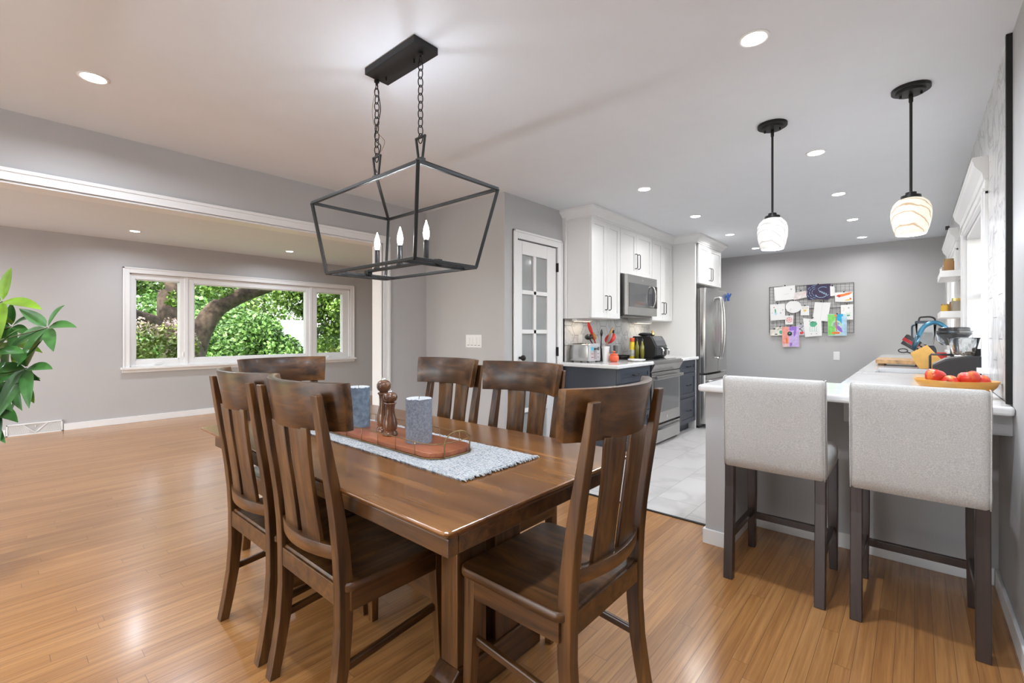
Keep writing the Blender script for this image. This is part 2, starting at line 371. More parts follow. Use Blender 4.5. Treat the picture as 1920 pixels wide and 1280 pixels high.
# baseboards
def base(name, segs, label=None):
    m = MB()
    for (x0, x1, y0, y1) in segs:
        m.box(x0, x1, y0, y1, 0, .083)
    struct(m.build(name, W_TRIM, bevel=.003), label)
base('baseboard_left', [(XL, XL+.014, .665, YLV), (XL, XL+.014, YF, .18)], 'white baseboard under the picture window')
base('baseboard_return', [(XO+.014, XP, 2.986, 3.0), (XO, XO+.014, 2.557, 3.0)])
base('baseboard_right', [(XR-.014, XR, YF, 3.17)], 'white baseboard along the right wall')
base('baseboard_pantry', [(XP, XP+.014, 3.0, 3.115)])
base('baseboard_back', [(-1.95, -.34, YB-.014, YB)])
base('baseboard_peninsula', [(-.921, -.775, 2.732, 2.746), (-.921, -.908, 2.746, 2.972), (-.79, -.776, 2.746, 3.177), (-.776, XR-.014, 3.177, 3.19)], 'white baseboard wrapped around the peninsula')
# peninsula half wall
w = MB().box(-.908, -.79, 2.746, 3.30, 0, .873).box(-.79, XR, 3.19, 3.30, 0, .873)
struct(w.build('wall_peninsula', W_WALL), 'grey half wall of the peninsula under the counter')
struct(box_obj('trim_3', (.19, XR, 2.76, 3.19, .785, .873), W_WALL, bevel=.003), 'grey support block under the counter end')
# ---------------- picture window
t = thing('window_1', 'white three part picture window looking onto trees', None, kind='structure')
X = XL
m = MB(); Y0, Y1, Z0, Z1 = 1.226, 4.588, .735, 2.086
m.box(X, X+.018, Y0, WY0, Z0, Z1).box(X, X+.018, WY1, Y1, Z0, Z1).box(X, X+.018, WY0, WY1, WZ1, Z1)
m.box(X, X+.026, Y0, Y0+.02, Z0, Z1).box(X, X+.026, Y1-.02, Y1, Z0, Z1).box(X, X+.026, Y0, Y1, Z1-.02, Z1)
m.build('window_casing', W_TRIM, t, bevel=.002)
m = MB().box(X-.10, X+.06, Y0-.02, Y1+.022, .715, .745).box(X, X+.022, Y0-.005, Y1+.005, .672, .715)
m.build('window_sill', W_TRIM, t, bevel=.004)
panes = [(1.367, 1.868, .835, 1.937), (2.044, 3.694, .835, 1.925), (3.888, 4.377, .838, 1.925)]
m = MB(); e = [WY0, panes[0][0], panes[0][1], panes[1][0], panes[1][1], panes[2][0], panes[2][1], WY1]
for a, b in ((e[0], e[1]), (e[2], e[3]), (e[4], e[5]), (e[6], e[7])): m.box(X-.12, X-.03, a, b, .745, WZ1)
for p in panes: m.box(X-.12, X-.03, p[0], p[1], .745, p[2]).box(X-.12, X-.03, p[0], p[1], p[3], WZ1)
for a in (1.945, 3.78): m.box(X-.12, X-.015, a-.022, a+.022, .745, WZ1)
m.box(X-.12, X-.018, WY0, WY0+.02, .745, WZ1).box(X-.12, X-.018, WY1-.02, WY1, .745, WZ1).box(X-.12, X-.018, WY0, WY1, WZ1-.025, WZ1).box(X-.12, X-.018, WY0, WY1, .745, .765)
m.build('window_frame', W_TRIM, t, bevel=.003)
for i, p in enumerate(panes):
    m = MB(); g = .012
    m.box(X-.1, X-.045, p[0], p[0]+g, p[2], p[3]).box(X-.1, X-.045, p[1]-g, p[1], p[2], p[3]).box(X-.1, X-.045, p[0], p[1], p[2], p[2]+g).box(X-.1, X-.045, p[0], p[1], p[3]-g, p[3])
    m.build('sash', W_TRIM, t)
    MB().box(X-.078, X-.074, p[0]+g, p[1]-g, p[2]+g, p[3]-g).build('window_glass', GLASS, t)
for yc in (1.62, 4.13):
    m = MB().box(X-.03, X-.004, yc-.045, yc+.045, .768, .792).bar((X-.012, yc-.04, .79), (X-.002, yc+.035, .80), .012, .01)
    m.build('crank_handle', WHITEP, t, bevel=.004)
MB().box(X-.03, X-.012, 1.90, 1.915, .86, .93).build('sash_lock', WHITEP, t, bevel=.003)
# ---------------- kitchen windows on the right wall
for i, (a, b, c0, d) in enumerate((R1, R2)):
    t = thing('window_%d' % (2+i), ('nearer' if i == 0 else 'farther')+' white kitchen window with a cornice head', None, kind='structure')
    m = MB(); x = XR
    for yy in ((a-.10, a), (b, b+.10)): m.box(x-.022, x, yy[0], yy[1], .93, d+.02).box(x-.03, x, yy[0]+.03, yy[1]-.03, .93, d+.02)
    m.box(x-.02, x, a-.10, b+.10, d, d+.10).box(x-.05, x+.05, a-.11, b+.11, c0-.05, c0-.02)
    m.box(x-.03, x, a-.11, b+.11, d+.015, d+.03)
    m.build('window_casing', W_TRIM, t, bevel=.002)
    m = MB(); pr = [(x, d+.08), (x-.028, d+.08), (x-.032, d+.11), (x-.06, d+.15), (x-.066, d+.175), (x-.07, d+.18), (x-.07, d+.20), (x, d+.20)]
    m.prism([(p[0], p[1]) for p in pr], 1, a-.12, b+.12).build('cornice', W_TRIM, t)
    m = MB(); m.box(x+.0, x+.16, a, a+.03, c0, d).box(x, x+.16, b-.03, b, c0, d).box(x, x+.16, a, b, d-.03, d).box(x, x+.16, a, b, c0, c0+.03)
    m.box(x+.10, x+.14, a, b, (c0+d)/2-.02, (c0+d)/2+.02).box(x+.10, x+.14, (a+b)/2-.02, (a+b)/2+.02, c0, d)
    m.build('window_frame', W_TRIM, t)
    MB().box(x+.118, x+.122, a+.03, b-.03, c0+.03, d-.03).build('window_glass', GLASS, t)
# ---------------- pantry door
t = thing('door_1', 'white ten pane glazed pantry door', None, kind='structure')
m = MB(); x = XP
m.box(x, x+.014, 3.106, DY0, 0, 2.135).box(x, x+.014, DY1, 3.862, 0, 2.135).box(x, x+.014, DY0, DY1, DZ, 2.135)
m.box(x, x+.022, 3.106, 3.126, 0, 2.135).box(x, x+.022, 3.842, 3.862, 0, 2.135).box(x, x+.022, 3.106, 3.862, 2.115, 2.135)
m.build('door_casing', W_TRIM, t, bevel=.003)
m = MB(); sl0, sl1 = DY0+.004, DY1-.004; gx = [(3.257, 3.428), (3.468, 3.641)]; zs = [1.929]; rows = []
zt = 1.929
for r in range(5): rows.append((zt-.327, zt)); zt -= .365
xd0, xd1 = x-.052, x-.012
m.box(xd0, xd1, sl0, gx[0][0], .01, DZ-.008).box(xd0, xd1, gx[1][1], sl1, .01, DZ-.008).box(xd0, xd1, gx[0][1], gx[1][0], rows[-1][0], rows[0][1])
m.box(xd0, xd1, gx[0][0], gx[1][1], rows[0][1], DZ-.008).box(xd0, xd1, gx[0][0], gx[1][1], .01, rows[-1][0])
for r in range(4): m.box(xd0, xd1, gx[0][0], gx[1][1], rows[r+1][1], rows[r][0])
m.build('door_leaf', W_DOOR, t, bevel=.004)
for (a, b) in gx:
    for (c0, d) in rows: MB().box(x-.034, x-.030, a, b, c0, d).build('pane', DOORGL, t)
for zc in (1.86, 1.02, .25):
    MB().box(x-.014, x+.016, 3.786, 3.796, zc-.045, zc+.045).build('hinge', BLACKM, t, bevel=.002)
MB().ball((x+.035, 3.215, .98), .026).tube([(x-.01, 3.215, .98), (x+.02, 3.215, .98)], .012).build('door_knob', BLACKM, t, smooth=True)
# ---------------- hexagon tile surfaces
def hexwall(name, label, plane, sgn, u0, u1, z0, z1, holes=()):
    """regular flat-topped hexagons on plane x=plane facing sgn"""
    s = .1185; g = .0027; m = MB(); hh = s*math.sqrt(3)
    th = .0035
    # grout backing pieces around holes
    us = sorted({u0, u1}|{h[0] for h in holes}|{h[1] for h in holes}); us = [u for u in us if u0 <= u <= u1]
    for a, b in zip(us[:-1], us[1:]):
        hz = [h for h in holes if h[0] <= a+1e-6 and h[1] >= b-1e-6]
        segs = [(z0, z1)]
        for h in hz:
            segs = [q for sg in segs for q in ((sg[0], min(sg[1], h[2])), (max(sg[0], h[3]), sg[1])) if q[1]-q[0] > .002]
        for c0, d in segs: m.box(plane-sgn*.008, plane-sgn*.0012, a, b, c0, d, 1)
    def clip(poly, ax, val, keep_less):
        out = []
        for i in range(len(poly)):
            p, q = poly[i], poly[(i+1) % len(poly)]
            ip = (p[ax] <= val) == keep_less; iq = (q[ax] <= val) == keep_less
            if ip: out.append(p)
            if ip != iq:
                tt = (val-p[ax])/(q[ax]-p[ax]); out.append((p[0]+(q[0]-p[0])*tt, p[1]+(q[1]-p[1])*tt))
        return out
    rects = []
    for a, b in zip(us[:-1], us[1:]):
        hz = [h for h in holes if h[0] <= a+1e-6 and h[1] >= b-1e-6]; segs = [(z0, z1)]
        for h in hz:
            segs = [q for sg in segs for q in ((sg[0], min(sg[1], h[2])), (max(sg[0], h[3]), sg[1])) if q[1]-q[0] > .002]
        rects += [(a, b, c0, d) for c0, d in segs]
    nc = int((u1-u0)/(1.5*s))+3; nr = int((z1-z0)/hh)+3
    for ci in range(-1, nc):
        for ri in range(-1, nr):
            cu = u0+ci*1.5*s+.07; cz = z0+ri*hh+(hh/2 if ci % 2 else 0)+.06
            hexp = [(cu+(s-g)*math.cos(PI/3*k), cz+(s-g)*math.sin(PI/3*k)) for k in range(6)]
            for (a, b, c0, d) in rects:
                if cu+s < a or cu-s > b or cz+s < c0 or cz-s > d: continue
                p = hexp
                for ax, val, kl in ((0, a, False), (0, b, True), (1, c0, False), (1, d, True)):
                    p = clip(p, ax, val, kl)
                    if len(p) < 3: break
                if len(p) < 3: continue
                m.add([(plane, q[0], q[1]) for q in p], [tuple(range(len(p)))], 0)
    o = m.build(name, [HEXT, GROUT], fixn=False)
    return struct(o, label)
hexwall('wall_right_tile', 'marble hexagon tile on the right wall above the counter', XR-.008, -1, 2.80, YB, .915, H, [(3.52, 5.08, .93, 1.97), (5.74, 7.06, .93, 1.97)])
struct(box_obj('trim_4', (XR-.019, XR, 2.776, 2.80, .915, H), BLACKM), 'black metal edge strip of the tile wall')
hexwall('wall_left_backsplash', 'marble hexagon backsplash behind the toaster and range', XP+.008, 1, 3.905, 5.90, .915, 1.84)
struct(box_obj('trim_5', (XP, XP+.012, 3.888, 3.905, .915, 1.355), BLACKM), 'black edge strip of the backsplash by the pantry door')
# ---------------- exterior ground
struct(box_obj('ground', (-70, -8.2, -40, 50, -.75, -.7), GRASS), 'grass outside the picture window')
struct(box_obj('ground', (-8.2, 12, -30, YF-.2, -.5, -.45), plain('pale_patio', (.55, .53, .5), .8)), 'patio behind the house')
# ================================================================== DINING CHAIR
def interp(tab, z):
    if z <= tab[0][0]: return tab[0][1]
    for (a, u), (b, w) in zip(tab[:-1], tab[1:]):
        if z <= b:
            k = (z-a)/(b-a); return u+(w-u)*k
    return tab[-1][1]
REAR = [(0, -.042), (.08, -.026), (.2, -.008), (.32, 0), (.45, -.001), (.55, -.006), (.65, -.016), (.75, -.030), (.85, -.046), (.93, -.058), (1.03, -.072)]
THK = [(0, .034), (.2, .040), (.45, .046), (.6, .040), (.75, .034), (.9, .026), (1.03, .019)]
def make_chair(name, label, group):
    t = thing(name, label, 'chair', group=group)
    zs = [0, .05, .1, .15, .2, .26, .32, .38, .45, .5, .55, .6, .65, .7, .75, .8, .85, .9, .95, 1.0, 1.03]
    for s in (-1, 1):
        m = MB(); rings = []
        for z in zs:
            x0 = s*.180; x1 = s*.220; y0 = interp(REAR, z); y1 = y0+interp(THK, z)
            rings.append([(x0, y0, z), (x1, y0, z), (x1, y1, z), (x0, y1, z)])
        m.loft(rings); m.build('back_leg', DW_Z, t, bevel=.003)
    # front legs, tapered, slightly outward at the foot
    for s in (-1, 1):
        m = MB(); rings = []
        for z, w, dy in ((0, .030, .006), (.2, .037, .002), (.37, .044, 0), (.436, .044, 0)):
            xo = s*(.231+(.003 if z == 0 else 0)); xi = xo-s*w; yo = .398+dy; yi = yo-w
            rings.append([(xi, yi, z), (xo, yi, z), (xo, yo, z), (xi, yo, z)])
        m.loft(rings); m.build('front_leg', DW_Z, t, bevel=.003)
    # curved top rail
    m = MB(); N = 16; rings = []
    for i in range(N+1):
        k = -1+2*i/N
        def pt(z, top):
            hw = .25 if top else .232
            x = hw*k; dy = (0 if top else .022)
            yr = -.094+.086*k*k+dy; return x, yr
        xt, yt = pt(1.062, True); xb, yb = pt(.915, False); th = .028
        xm, ym = (xt+xb)/2, (yt+yb)/2+.002
        rings.append([(xb, yb, .915), (xm, ym, .99), (xt, yt, 1.062), (xt*.985, yt+th, 1.062), (xm*.985, ym+th, .99), (xb*.985, yb+th, .915)])
    m.loft(rings); m.build('top_rail', DW_X, t, bevel=.003, smooth=True)
    # lower back rail
    m = MB(); rings = []
    for i in range(N+1):
        k = -1+2*i/N; x = .182*k; yr = -.030+.036*k*k
        rings.append([(x, yr, .522), (x, yr-.003, .566), (x, yr+.021, .566), (x, yr+.024, .522)])
    m.loft(rings); m.build('lower_rail', DW_X, t, bevel=.002, smooth=True)
    # two curved splats
    for s in (-1, 1):
        m = MB(); rings = []
        for z in [.56, .6, .65, .7, .75, .8, .85, .9, .922]:
            f = (z-.56)/.37; w = .108-.016*math.sin(PI*min(1, f*1.05))*.6; x0 = s*(.014+.003*f); x1 = x0+s*w
            y = -.010+interp(REAR, z)*.93-.004*math.sin(PI*f); yo = y+.006
            rings.append([(x0, y, z), (x1, yo, z), (x1, yo+.014, z), (x0, y+.014, z)])
        m.loft(rings); m.build('back_splat', DW_Z, t, bevel=.002, smooth=True)
    # seat: rounded corners, scooped top
    m = MB(); P = []
    hw, y0, y1, r = .236, .010, .425, .035
    outline = rrect(-hw, hw, y0, y1, r, 4)
    def inset(P, d): return [((p[0])*(1-d/hw), (y0+y1)/2+(p[1]-(y0+y1)/2)*(1-d/((y1-y0)/2))) for p in P]
    o1 = inset(outline, .004); o2 = inset(outline, .05); o3 = inset(outline, .12)
    cyc = []
    def scoop(P): 
        out = []
        for p in P: 
            kx = abs(p[0])/.19
            out.append((p[0], p[1], .4565-.007*max(0, 1-(kx-.55)**2*6)*(1 if p[1] < .36 else .4)))
        return out
    rings = [[(p[0], p[1], .432) for p in inset(outline, .003)], [(p[0], p[1], .437) for p in outline], [(p[0], p[1], .454) for p in outline], [(p[0], p[1], .460) for p in o1], [(p[0], p[1], .4595) for p in o2], scoop(o3), [(p[0]*.1, (y0+y1)/2+(p[1]-(y0+y1)/2)*.1, .456) for p in outline]]
    m.loft(rings); m.build('seat', DW_Y, t, smooth=True)
    m = MB().box(-.184, .184, .002, .024, .388, .452).box(-.208, -.230, .03, .36, .375, .434).box(.208, .230, .03, .36, .375, .434).box(-.19, .19, .372, .394, .378, .434)
    m.build('apron', DW_Y, t, bevel=.002)
    for s in (-1, 1):
        MB().bar((s*.207, .012, .20), (s*.207, .375, .235), .018, .026).build('side_stretcher', DW_Y, t, bevel=.005)
    return t
G1 = 'dark wood dining chairs around the table'
ch = make_chair('dining_chair', 'dining chair on the near long side of the table, left of two, farther from camera', G1)
ch.location = (-2.005, .695, 0)
chairs = [
 ((-1.500, .695, 0), 0, 'dining chair on the near long side of the table, right of two, in front centre'),
 ((-2.02, 1.755, 0), PI, 'dining chair on the far long side, left one, against the grey wall with switches'),
 ((-1.47, 1.755, 0), PI, 'dining chair on the far long side, right one, in front of the glazed door'),
 ((-.687, 1.243, 0), PI/2, 'nearest dining chair at the table end, pulled out, seat fully visible, beside bar stools'),
 ((-2.80, 1.170, 0), -PI/2, 'dining chair at the far head of the table under the picture window')]
for loc, rz, lab in chairs: dup(ch, loc, rz, lab, G1)
# ================================================================== DINING TABLE
t = thing('dining_table', 'dark wood rectangular trestle dining table with worn corners', 'table', (-1.71, 1.17, 0))
tx, ty = .905, .475
m = MB(); rings = []
for z, d in ((.704, .050), (.708, .047), (.742, .001), (.7465, .0), (.750, .003)):
    rings.append([(p[0], p[1], z) for p in rrect(-tx+d, tx-d, -ty+d, ty-d, .018, 3)])
m.loft(rings); m.build('tabletop', TT_X, t, bevel=.002)
m = MB(); a = .056
m.box(-tx+a-.006, tx-a+.006, -ty+a-.006, -ty+a+.03, .658, .706).box(-tx+a-.006, tx-a+.006, ty-a-.03, ty-a+.006, .658, .706)
m.box(-tx+a-.006, -tx+a+.03, -ty+a+.03, ty-a-.03, .658, .706).box(tx-a-.03, tx-a+.006, -ty+a+.03, ty-a-.03, .658, .706)
m.box(-tx+.09, tx-.09, -ty+.09, ty-.09, .690, .703)
m.build('table_apron', DW_X, t, bevel=.004)
for s in (-1, 1):
    xc = s*.555
    for yc in (-.092, .092):
        MB().box(xc-.04, xc+.04, yc-.068, yc+.068, .118, .69).build('pedestal_column', DW_Z, t, bevel=.004)
    m = MB(); rings = []
    for y, z in ((-.27, .045), (-.262, .062), (-.20, .085), (-.16, .118), (.16, .118), (.20, .085), (.262, .062), (.27, .045)):
        rings.append([(xc-.05, y, .0), (xc+.05, y, .0), (xc+.05, y, z), (xc-.05, y, z)])
    m.loft(rings); m.build('trestle_foot', DW_Y, t, bevel=.005)
    MB().box(xc-.045, xc+.045, -.33, .33, .655, .687).build('trestle_head', DW_Y, t, bevel=.004)
MB().box(-.515, .515, -.018, .018, .17, .27).build('stretcher', DW_X, t, bevel=.004)
# runner
RUN = plain('woven_cotton_runner', (.50, .53, .55), .95, noise=.0)
n_, l_ = RUN.node_tree.nodes, RUN.node_tree.links
tc = n_.new('ShaderNodeTexCoord'); b_ = n_['Principled BSDF']
ck = n_.new('ShaderNodeTexVoronoi'); ck.inputs['Scale'].default_value = 125; ck.inputs['Randomness'].default_value = .28; mpr = n_.new('ShaderNodeMapping'); mpr.inputs['Scale'].default_value = (.85, 1.35, .01); l_.new(tc.outputs['Object'], mpr.inputs[0]); l_.new(mpr.outputs[0], ck.inputs['Vector'])
rp = n_.new('ShaderNodeValToRGB'); rp.color_ramp.elements[0].color = (.60, .61, .60, 1); rp.color_ramp.elements[1].color = (.12, .17, .24, 1); rp.color_ramp.elements[0].position = .50; rp.color_ramp.elements[1].position = .80
sp = n_.new('ShaderNodeSeparateColor'); l_.new(ck.outputs['Color'], sp.inputs[0]); l_.new(math_node(n_, l_, 'ADD', ck.outputs['Distance'], math_node(n_, l_, 'MULTIPLY', sp.outputs[0], .22)), rp.inputs[0]); l_.new(rp.outputs[0], b_.inputs['Base Color'])
bu = n_.new('ShaderNodeBump'); bu.inputs['Strength'].default_value = .8; bu.inputs['Distance'].default_value = .004; bu.invert = True; l_.new(ck.outputs['Distance'], bu.inputs['Height']); l_.new(bu.outputs[0], b_.inputs['Normal'])
m = MB(); x0, x1, y0, y1 = -2.42, -1.055, .972, 1.342; z0 = .7505
rows = 46; xs = 140
vs = []; random.seed(3)
top = [[(x0+(x1-x0)*i/xs, y0+(y1-y0)*j/rows+(random.uniform(-.003, .003) if j in (0, rows) else 0), z0+.0045+random.uniform(0, .002)) for j in range(rows+1)] for i in range(xs+1)]
vs = [p for r in top for p in r]; fs = []
for i in range(xs):
    for j in range(rows):
        a = i*(rows+1)+j; fs.append((a, a+rows+1, a+rows+2, a+1))
m.add(vs, fs); m.box(x0+.001, x1-.001, y0+.003, y1-.003, z0, z0+.004)
runner = m.build('table_runner', RUN, fixn=False); tag(runner, 'woven blue and white table runner with fringed ends', 'table runner')
for xe, sx in ((x0, -1), (x1, 1)):
    m = MB()
    for k in range(64):
        y = y0+(y1-y0)*(k+.5)/64; dy = random.uniform(-.008, .008); L = random.uniform(.012, .022)
        m.tube([(xe-sx*.004, y, z0+.005), (xe+sx*L*.5, y+dy*.4, z0+.007), (xe+sx*L, y+dy, z0+.003)], [.0026, .003, .0022], 5)
    m.build('fringe', RUN, runner, smooth='full')
# tray
t = thing('serving_tray', 'oval mahogany serving tray with thin brass gallery rail on the runner', 'tray', (-1.735, 1.148, .757))
tx2, ty2 = .465, .106
P = []
for sx in (1, -1):
    for k in range(0, 13):
        a = -PI/2+PI*k/12
        P.append((sx*(tx2-.07)+sx*.07*math.cos(a)*1.0, sx*ty2*math.sin(a)*1.0))
P2 = rrect(-tx2, tx2, -ty2, ty2, .07, 6)
m = MB(); m.loft([[(p[0], p[1], z) for p in P2] for z in (.004, .022)]); m.build('tray_board', MAHOG, t, bevel=.002)
def off(P, d): return [(p[0]*(1+d/tx2), p[1]*(1+d/ty2)) for p in P]
for z, r in ((.003, .0022), (.055, .0018)):
    MB().tube([(p[0], p[1], z) for p in off(P2, .004)], r, 6, closed=True).build('gallery_rail', BRASS, t, smooth='full')
for x in (-.36, -.24, -.12, 0, .12, .24, .36):
    for s in (-1, 1): MB().tube([(x, s*(ty2+.004), .003), (x, s*(ty2+.004), .055)], .0016, 6).build('rail_post', BRASS, t, smooth='full')
for s in (-1, 1):
    pts = [(s*(tx2-.045), -.062, .003), (s*(tx2-.045), -.062, .05)]
    pts = [(s*(tx2+.004), -.062, .003), (s*(tx2+.004), -.062, .052)]+[(s*(tx2+.004), -.062*math.cos(PI*k/10), .052+.040*math.sin(PI*k/10)) for k in range(1, 10)]+[(s*(tx2+.004), .062, .052), (s*(tx2+.004), .062, .003)]
    MB().tube(pts, .0026, 7).build('tray_handle', BRASS, t, smooth='full')
# candles
def candle(x, y, lab, r, h, body, top):
    t = thing('pillar_candle', lab, 'candle', (x, y, .7795), group='pillar candles on the tray')
    m = MB(); n = 40; rings = []; random.seed(int(x*100) % 17)
    for k in range(9):
        z = h*k/8; rings.append([(r*(1+random.uniform(-.018, .018))*math.cos(2*PI*j/n), r*(1+random.uniform(-.018, .018))*math.sin(2*PI*j/n), z+(random.uniform(-.0025, .0025) if k == 8 else 0)) for j in range(n)])
    m.loft(rings, cap=False); m.add([(r*.99*math.cos(2*PI*j/n), r*.99*math.sin(2*PI*j/n), 0) for j in range(n)], [tuple(range(n))])
    m.build('candle_wax', body, t, smooth='full')
    m = MB(); m.loft([[(r*a*math.cos(2*PI*j/n), r*a*math.sin(2*PI*j/n), h+dz) for j in range(n)] for a, dz in ((.99, -.004), (.96, .001), (.8, .0), (.72, -.004), (.1, -.005))]); m.build('candle_top', top, t, smooth='full')
    MB().tube([(0, 0, h-.006), (.001, 0, h+.004), (.004, 0, h+.008)], .0012, 6).build('wick', BLACKP, t)
candle(-1.935, 1.142, 'blue mottled pillar candle at the left end of the tray', .0515, .180, CANDLE, CANDLET)
candle(-1.480, 1.138, 'pale grey frosted pillar candle at the right end of the tray', .0515, .170, CANDLE2, CANDLET)
def mill(x, y, h, lab):
    t = thing('pepper_mill', lab, 'pepper mill', (x, y, .7795), group='turned wooden mills')
    k = h/.205; r = .031
    m = MB().lathe([(r*1.02, 0), (r*1.04, .004), (r*.98, .012*k), (r*.80, .02*k), (r*.82, .024*k), (r*.92, .028*k), (r*.96, .036*k), (r*.98, .055*k), (r*.80, .078*k), (r*.62, .10*k), (r*.60, .12*k), (r*.66, .138*k), (r*.70, .142*k), (r*.84, .145*k), (r*.84, .149*k), (r*.66, .152*k)], n=28)
    m.build('mill_body', MILLW, t, smooth='full')
    m = MB().lathe([(r*.55, .152*k), (r*.60, .155*k), (r*.84, .161*k), (r*.97, .171*k), (r*.96, .181*k), (r*.80, .191*k), (r*.5, .197*k), (r*.3, .197*k)], n=28)
    m.build('mill_head', MILLW, t, smooth='full')
    m = MB().lathe([(r*.3, .194*k), (r*.3, .203*k), (r*.18, .205*k), (r*.18, .207*k)], n=14); m.build('mill_knob', CHROME, t, smooth='full')
mill(-1.742, 1.150, .232, 'taller turned walnut pepper mill between the candles')
mill(-1.662, 1.128, .186, 'shorter turned walnut mill beside the taller one on the tray')
# ================================================================== BAR STOOLS
def make_stool(name, label, group):
    t = thing(name, label, 'bar stool', group=group)   # origin at floor, centre of rear plane; faces +y
    m = MB(); n = 12; rings = []
    W = .211
    def slab(x0, x1, pts, r):
        return None
    # upholstered back: side profile (y,z) rounded, lofted across x with soft ends
    prof = [(-.012, .556), (-.022, .60), (-.026, .70), (-.030, .82), (-.034, .93), (-.035, .975), (-.028, .992), (-.008, .997), (.022, .996), (.040, .988), (.046, .97), (.046, .80), (.046, .66), (.044, .556)]
    N = 26; rr = random.Random(5)
    for i in range(N+1):
        k = -1+2*i/N; a = abs(k)
        x = W*k; sh = 1.0
        e = max(0, (a-.94)/.06); ins = .012*e*e
        ring = []
        for (y, z) in prof:
            yc, zc = .008, .78
            yy = yc+(y-yc)*(1-ins/.04); zz = zc+(z-zc)*(1-ins/.21*(.6))
            bul = .004*math.sin(PI*(k+1)/2)*(1 if y < 0 else 0)
            wr = .0022*math.sin(z*70+k*9)*max(0, a-.6)/.4
            ring.append((x+.002*math.sin(z*23)*(1 if a == 1 else 0), yy-bul+wr*(1 if y < 0 else 0), zz))
        rings.append(ring)
    m.loft(rings); b = m.build('backrest', FABRIC, t, smooth='full')
    # piping
    pts = [(W-.004, p[0]*.98, p[1]) for p in prof]
    for s in (-1, 1): MB().tube([(s*(W-.003), p[0], p[1]) for p in prof[:9]], .0022, 5).build('piping', FABRIC, b, smooth='full')
    # seat cushion
    m = MB(); rings = []
    o = rrect(-.208, .208, .03, .455, .03, 4)
    for z, d in ((.548, .006), (.556, 0), (.60, -.003), (.632, .0), (.65, .012), (.656, .05), (.660, .12), (.661, .18)):
        rings.append([((p[0])*(1-d/.208), .24+(p[1]-.24)*(1-d/.2125), z) for p in o])
    m.loft(rings); m.build('seat', FABRIC, t, smooth='full')
    zt = .565
    for s in (-1, 1):
        m = MB(); m.loft([[(s*.168, -.036-.0+dy, z), (s*.210, -.036+dy, z), (s*.210, .006+dy, z), (s*.168, .006+dy, z)] for z, dy in ((0, .02-.012), (.25, .022), (.45, .034), (zt, .034))])
        m.build('leg', STOOLW, t, bevel=.003)
        m = MB(); m.loft([[(s*.168, .41, z), (s*.210, .41, z), (s*.210, .452, z), (s*.168, .452, z)] if z > .1 else [(s*.174, .416, z), (s*.208, .416, z), (s*.208, .450, z), (s*.174, .450, z)] for z in (0, .3, zt)])
        m.build('leg', STOOLW, t, bevel=.003)
        MB().box(s*.176, s*.200, .02, .42, .188, .222).build('side_stretcher', STOOLW, t, bevel=.003)
    MB().box(-.18, .18, .418, .442, .165, .20).build('front_stretcher', STOOLW, t, bevel=.003)
    return t
G2 = 'upholstered stools at the peninsula'
s1 = make_stool('bar_stool', 'oatmeal upholstered bar stool with dark legs, left one nearer the kitchen opening', G2)
s1.location = (-.502, 2.435, 0)
dup(s1, (.004, 2.435, 0), 0, 'oatmeal upholstered bar stool with dark legs, right one beside the wall', G2)
# ================================================================== CHANDELIER
t = thing('chandelier', 'black open lantern chandelier with three lit candle bulbs over the table', 'chandelier', (-1.74, 1.233, 0))
m = MB().box(-.187, .187, -.063, .063, 2.408, 2.4395); m.build('canopy', BLACKM, t, bevel=.002)
m = MB()
for x in (-.187+.08, .187-.08): m.lathe([(.004, 2.408), (.004, 2.39)], (x-.02, .012, 0), 8)
m.build('canopy_screw', BLACKM, t)
BT = [(-.317, -.187), (.352, -.187), (.352, .127), (-.317, .127)]; BZ = 1.487
BT = [(-.335, -.172), (.335, -.172), (.335, .148), (-.335, .148)]
TT = [(-.40, -.211), (.405, -.211), (.405, .209), (-.40, .209)]; TZ = 1.820
wB = .013
frm = MB()
for Q, z in ((BT, BZ), (TT, TZ)):
    for k in range(4):
        a = Q[k]; b = Q[(k+1) % 4]; frm.bar((a[0], a[1], z), (b[0], b[1], z), wB, wB)
for k in range(4): frm.bar((TT[k][0], TT[k][1], TZ), (BT[k][0], BT[k][1], BZ), wB, wB)
RA = (.147, .0, 1.945); RB = (-.186, .0, 1.945)
frm.bar(RA, (TT[1][0], TT[1][1], TZ), wB, wB).bar(RA, (TT[2][0], TT[2][1], TZ), wB, wB)
frm.bar(RB, (TT[0][0], TT[0][1], TZ), wB, wB).bar(RB, (TT[3][0], TT[3][1], TZ), wB, wB)
frm.bar((.147, 0, 1.945), (-.186, 0, 1.945), wB, wB)
frm.build('cage_frame', BLACKM, t, bevel=.0015)
arm = MB(); arm.bar((-.26, 0, 1.507), (.26, 0, 1.507), .02, .012)
for x in (-.26, .26): arm.bar((x, -.172, 1.487), (x, .148, 1.487), .014, .012).box(x-.016, x+.016, -.012, .012, 1.487, 1.511)
arm.build('lamp_arm', BLACKM, t, bevel=.001)
for x in (-.182, 0, .186):
    m = MB().lathe([(.017, 1.511), (.017, 1.517), (.0115, 1.519), (.0115, 1.60), (.010, 1.602)], (x, 0, 0), 16)
    c_ = m.build('candle_sleeve', BLACKM, t, smooth=True)
    m = MB().lathe([(.0075, 1.600), (.0125, 1.617), (.0135, 1.632), (.0105, 1.652), (.005, 1.670), (.0015, 1.684)], (x, 0, 0), 16)
    m.build('candle_bulb', FLAME, t, smooth='full')
    ld = bpy.data.lights.new('bulb_light', 'POINT'); ld.energy = BULB_W; ld.shadow_soft_size = .014; ld.color = LAMP
    lo = bpy.data.objects.new('bulb_light', ld); COL.objects.link(lo); lo.location = (x, 0, 1.64); lo.parent = t
    c_.visible_shadow = True
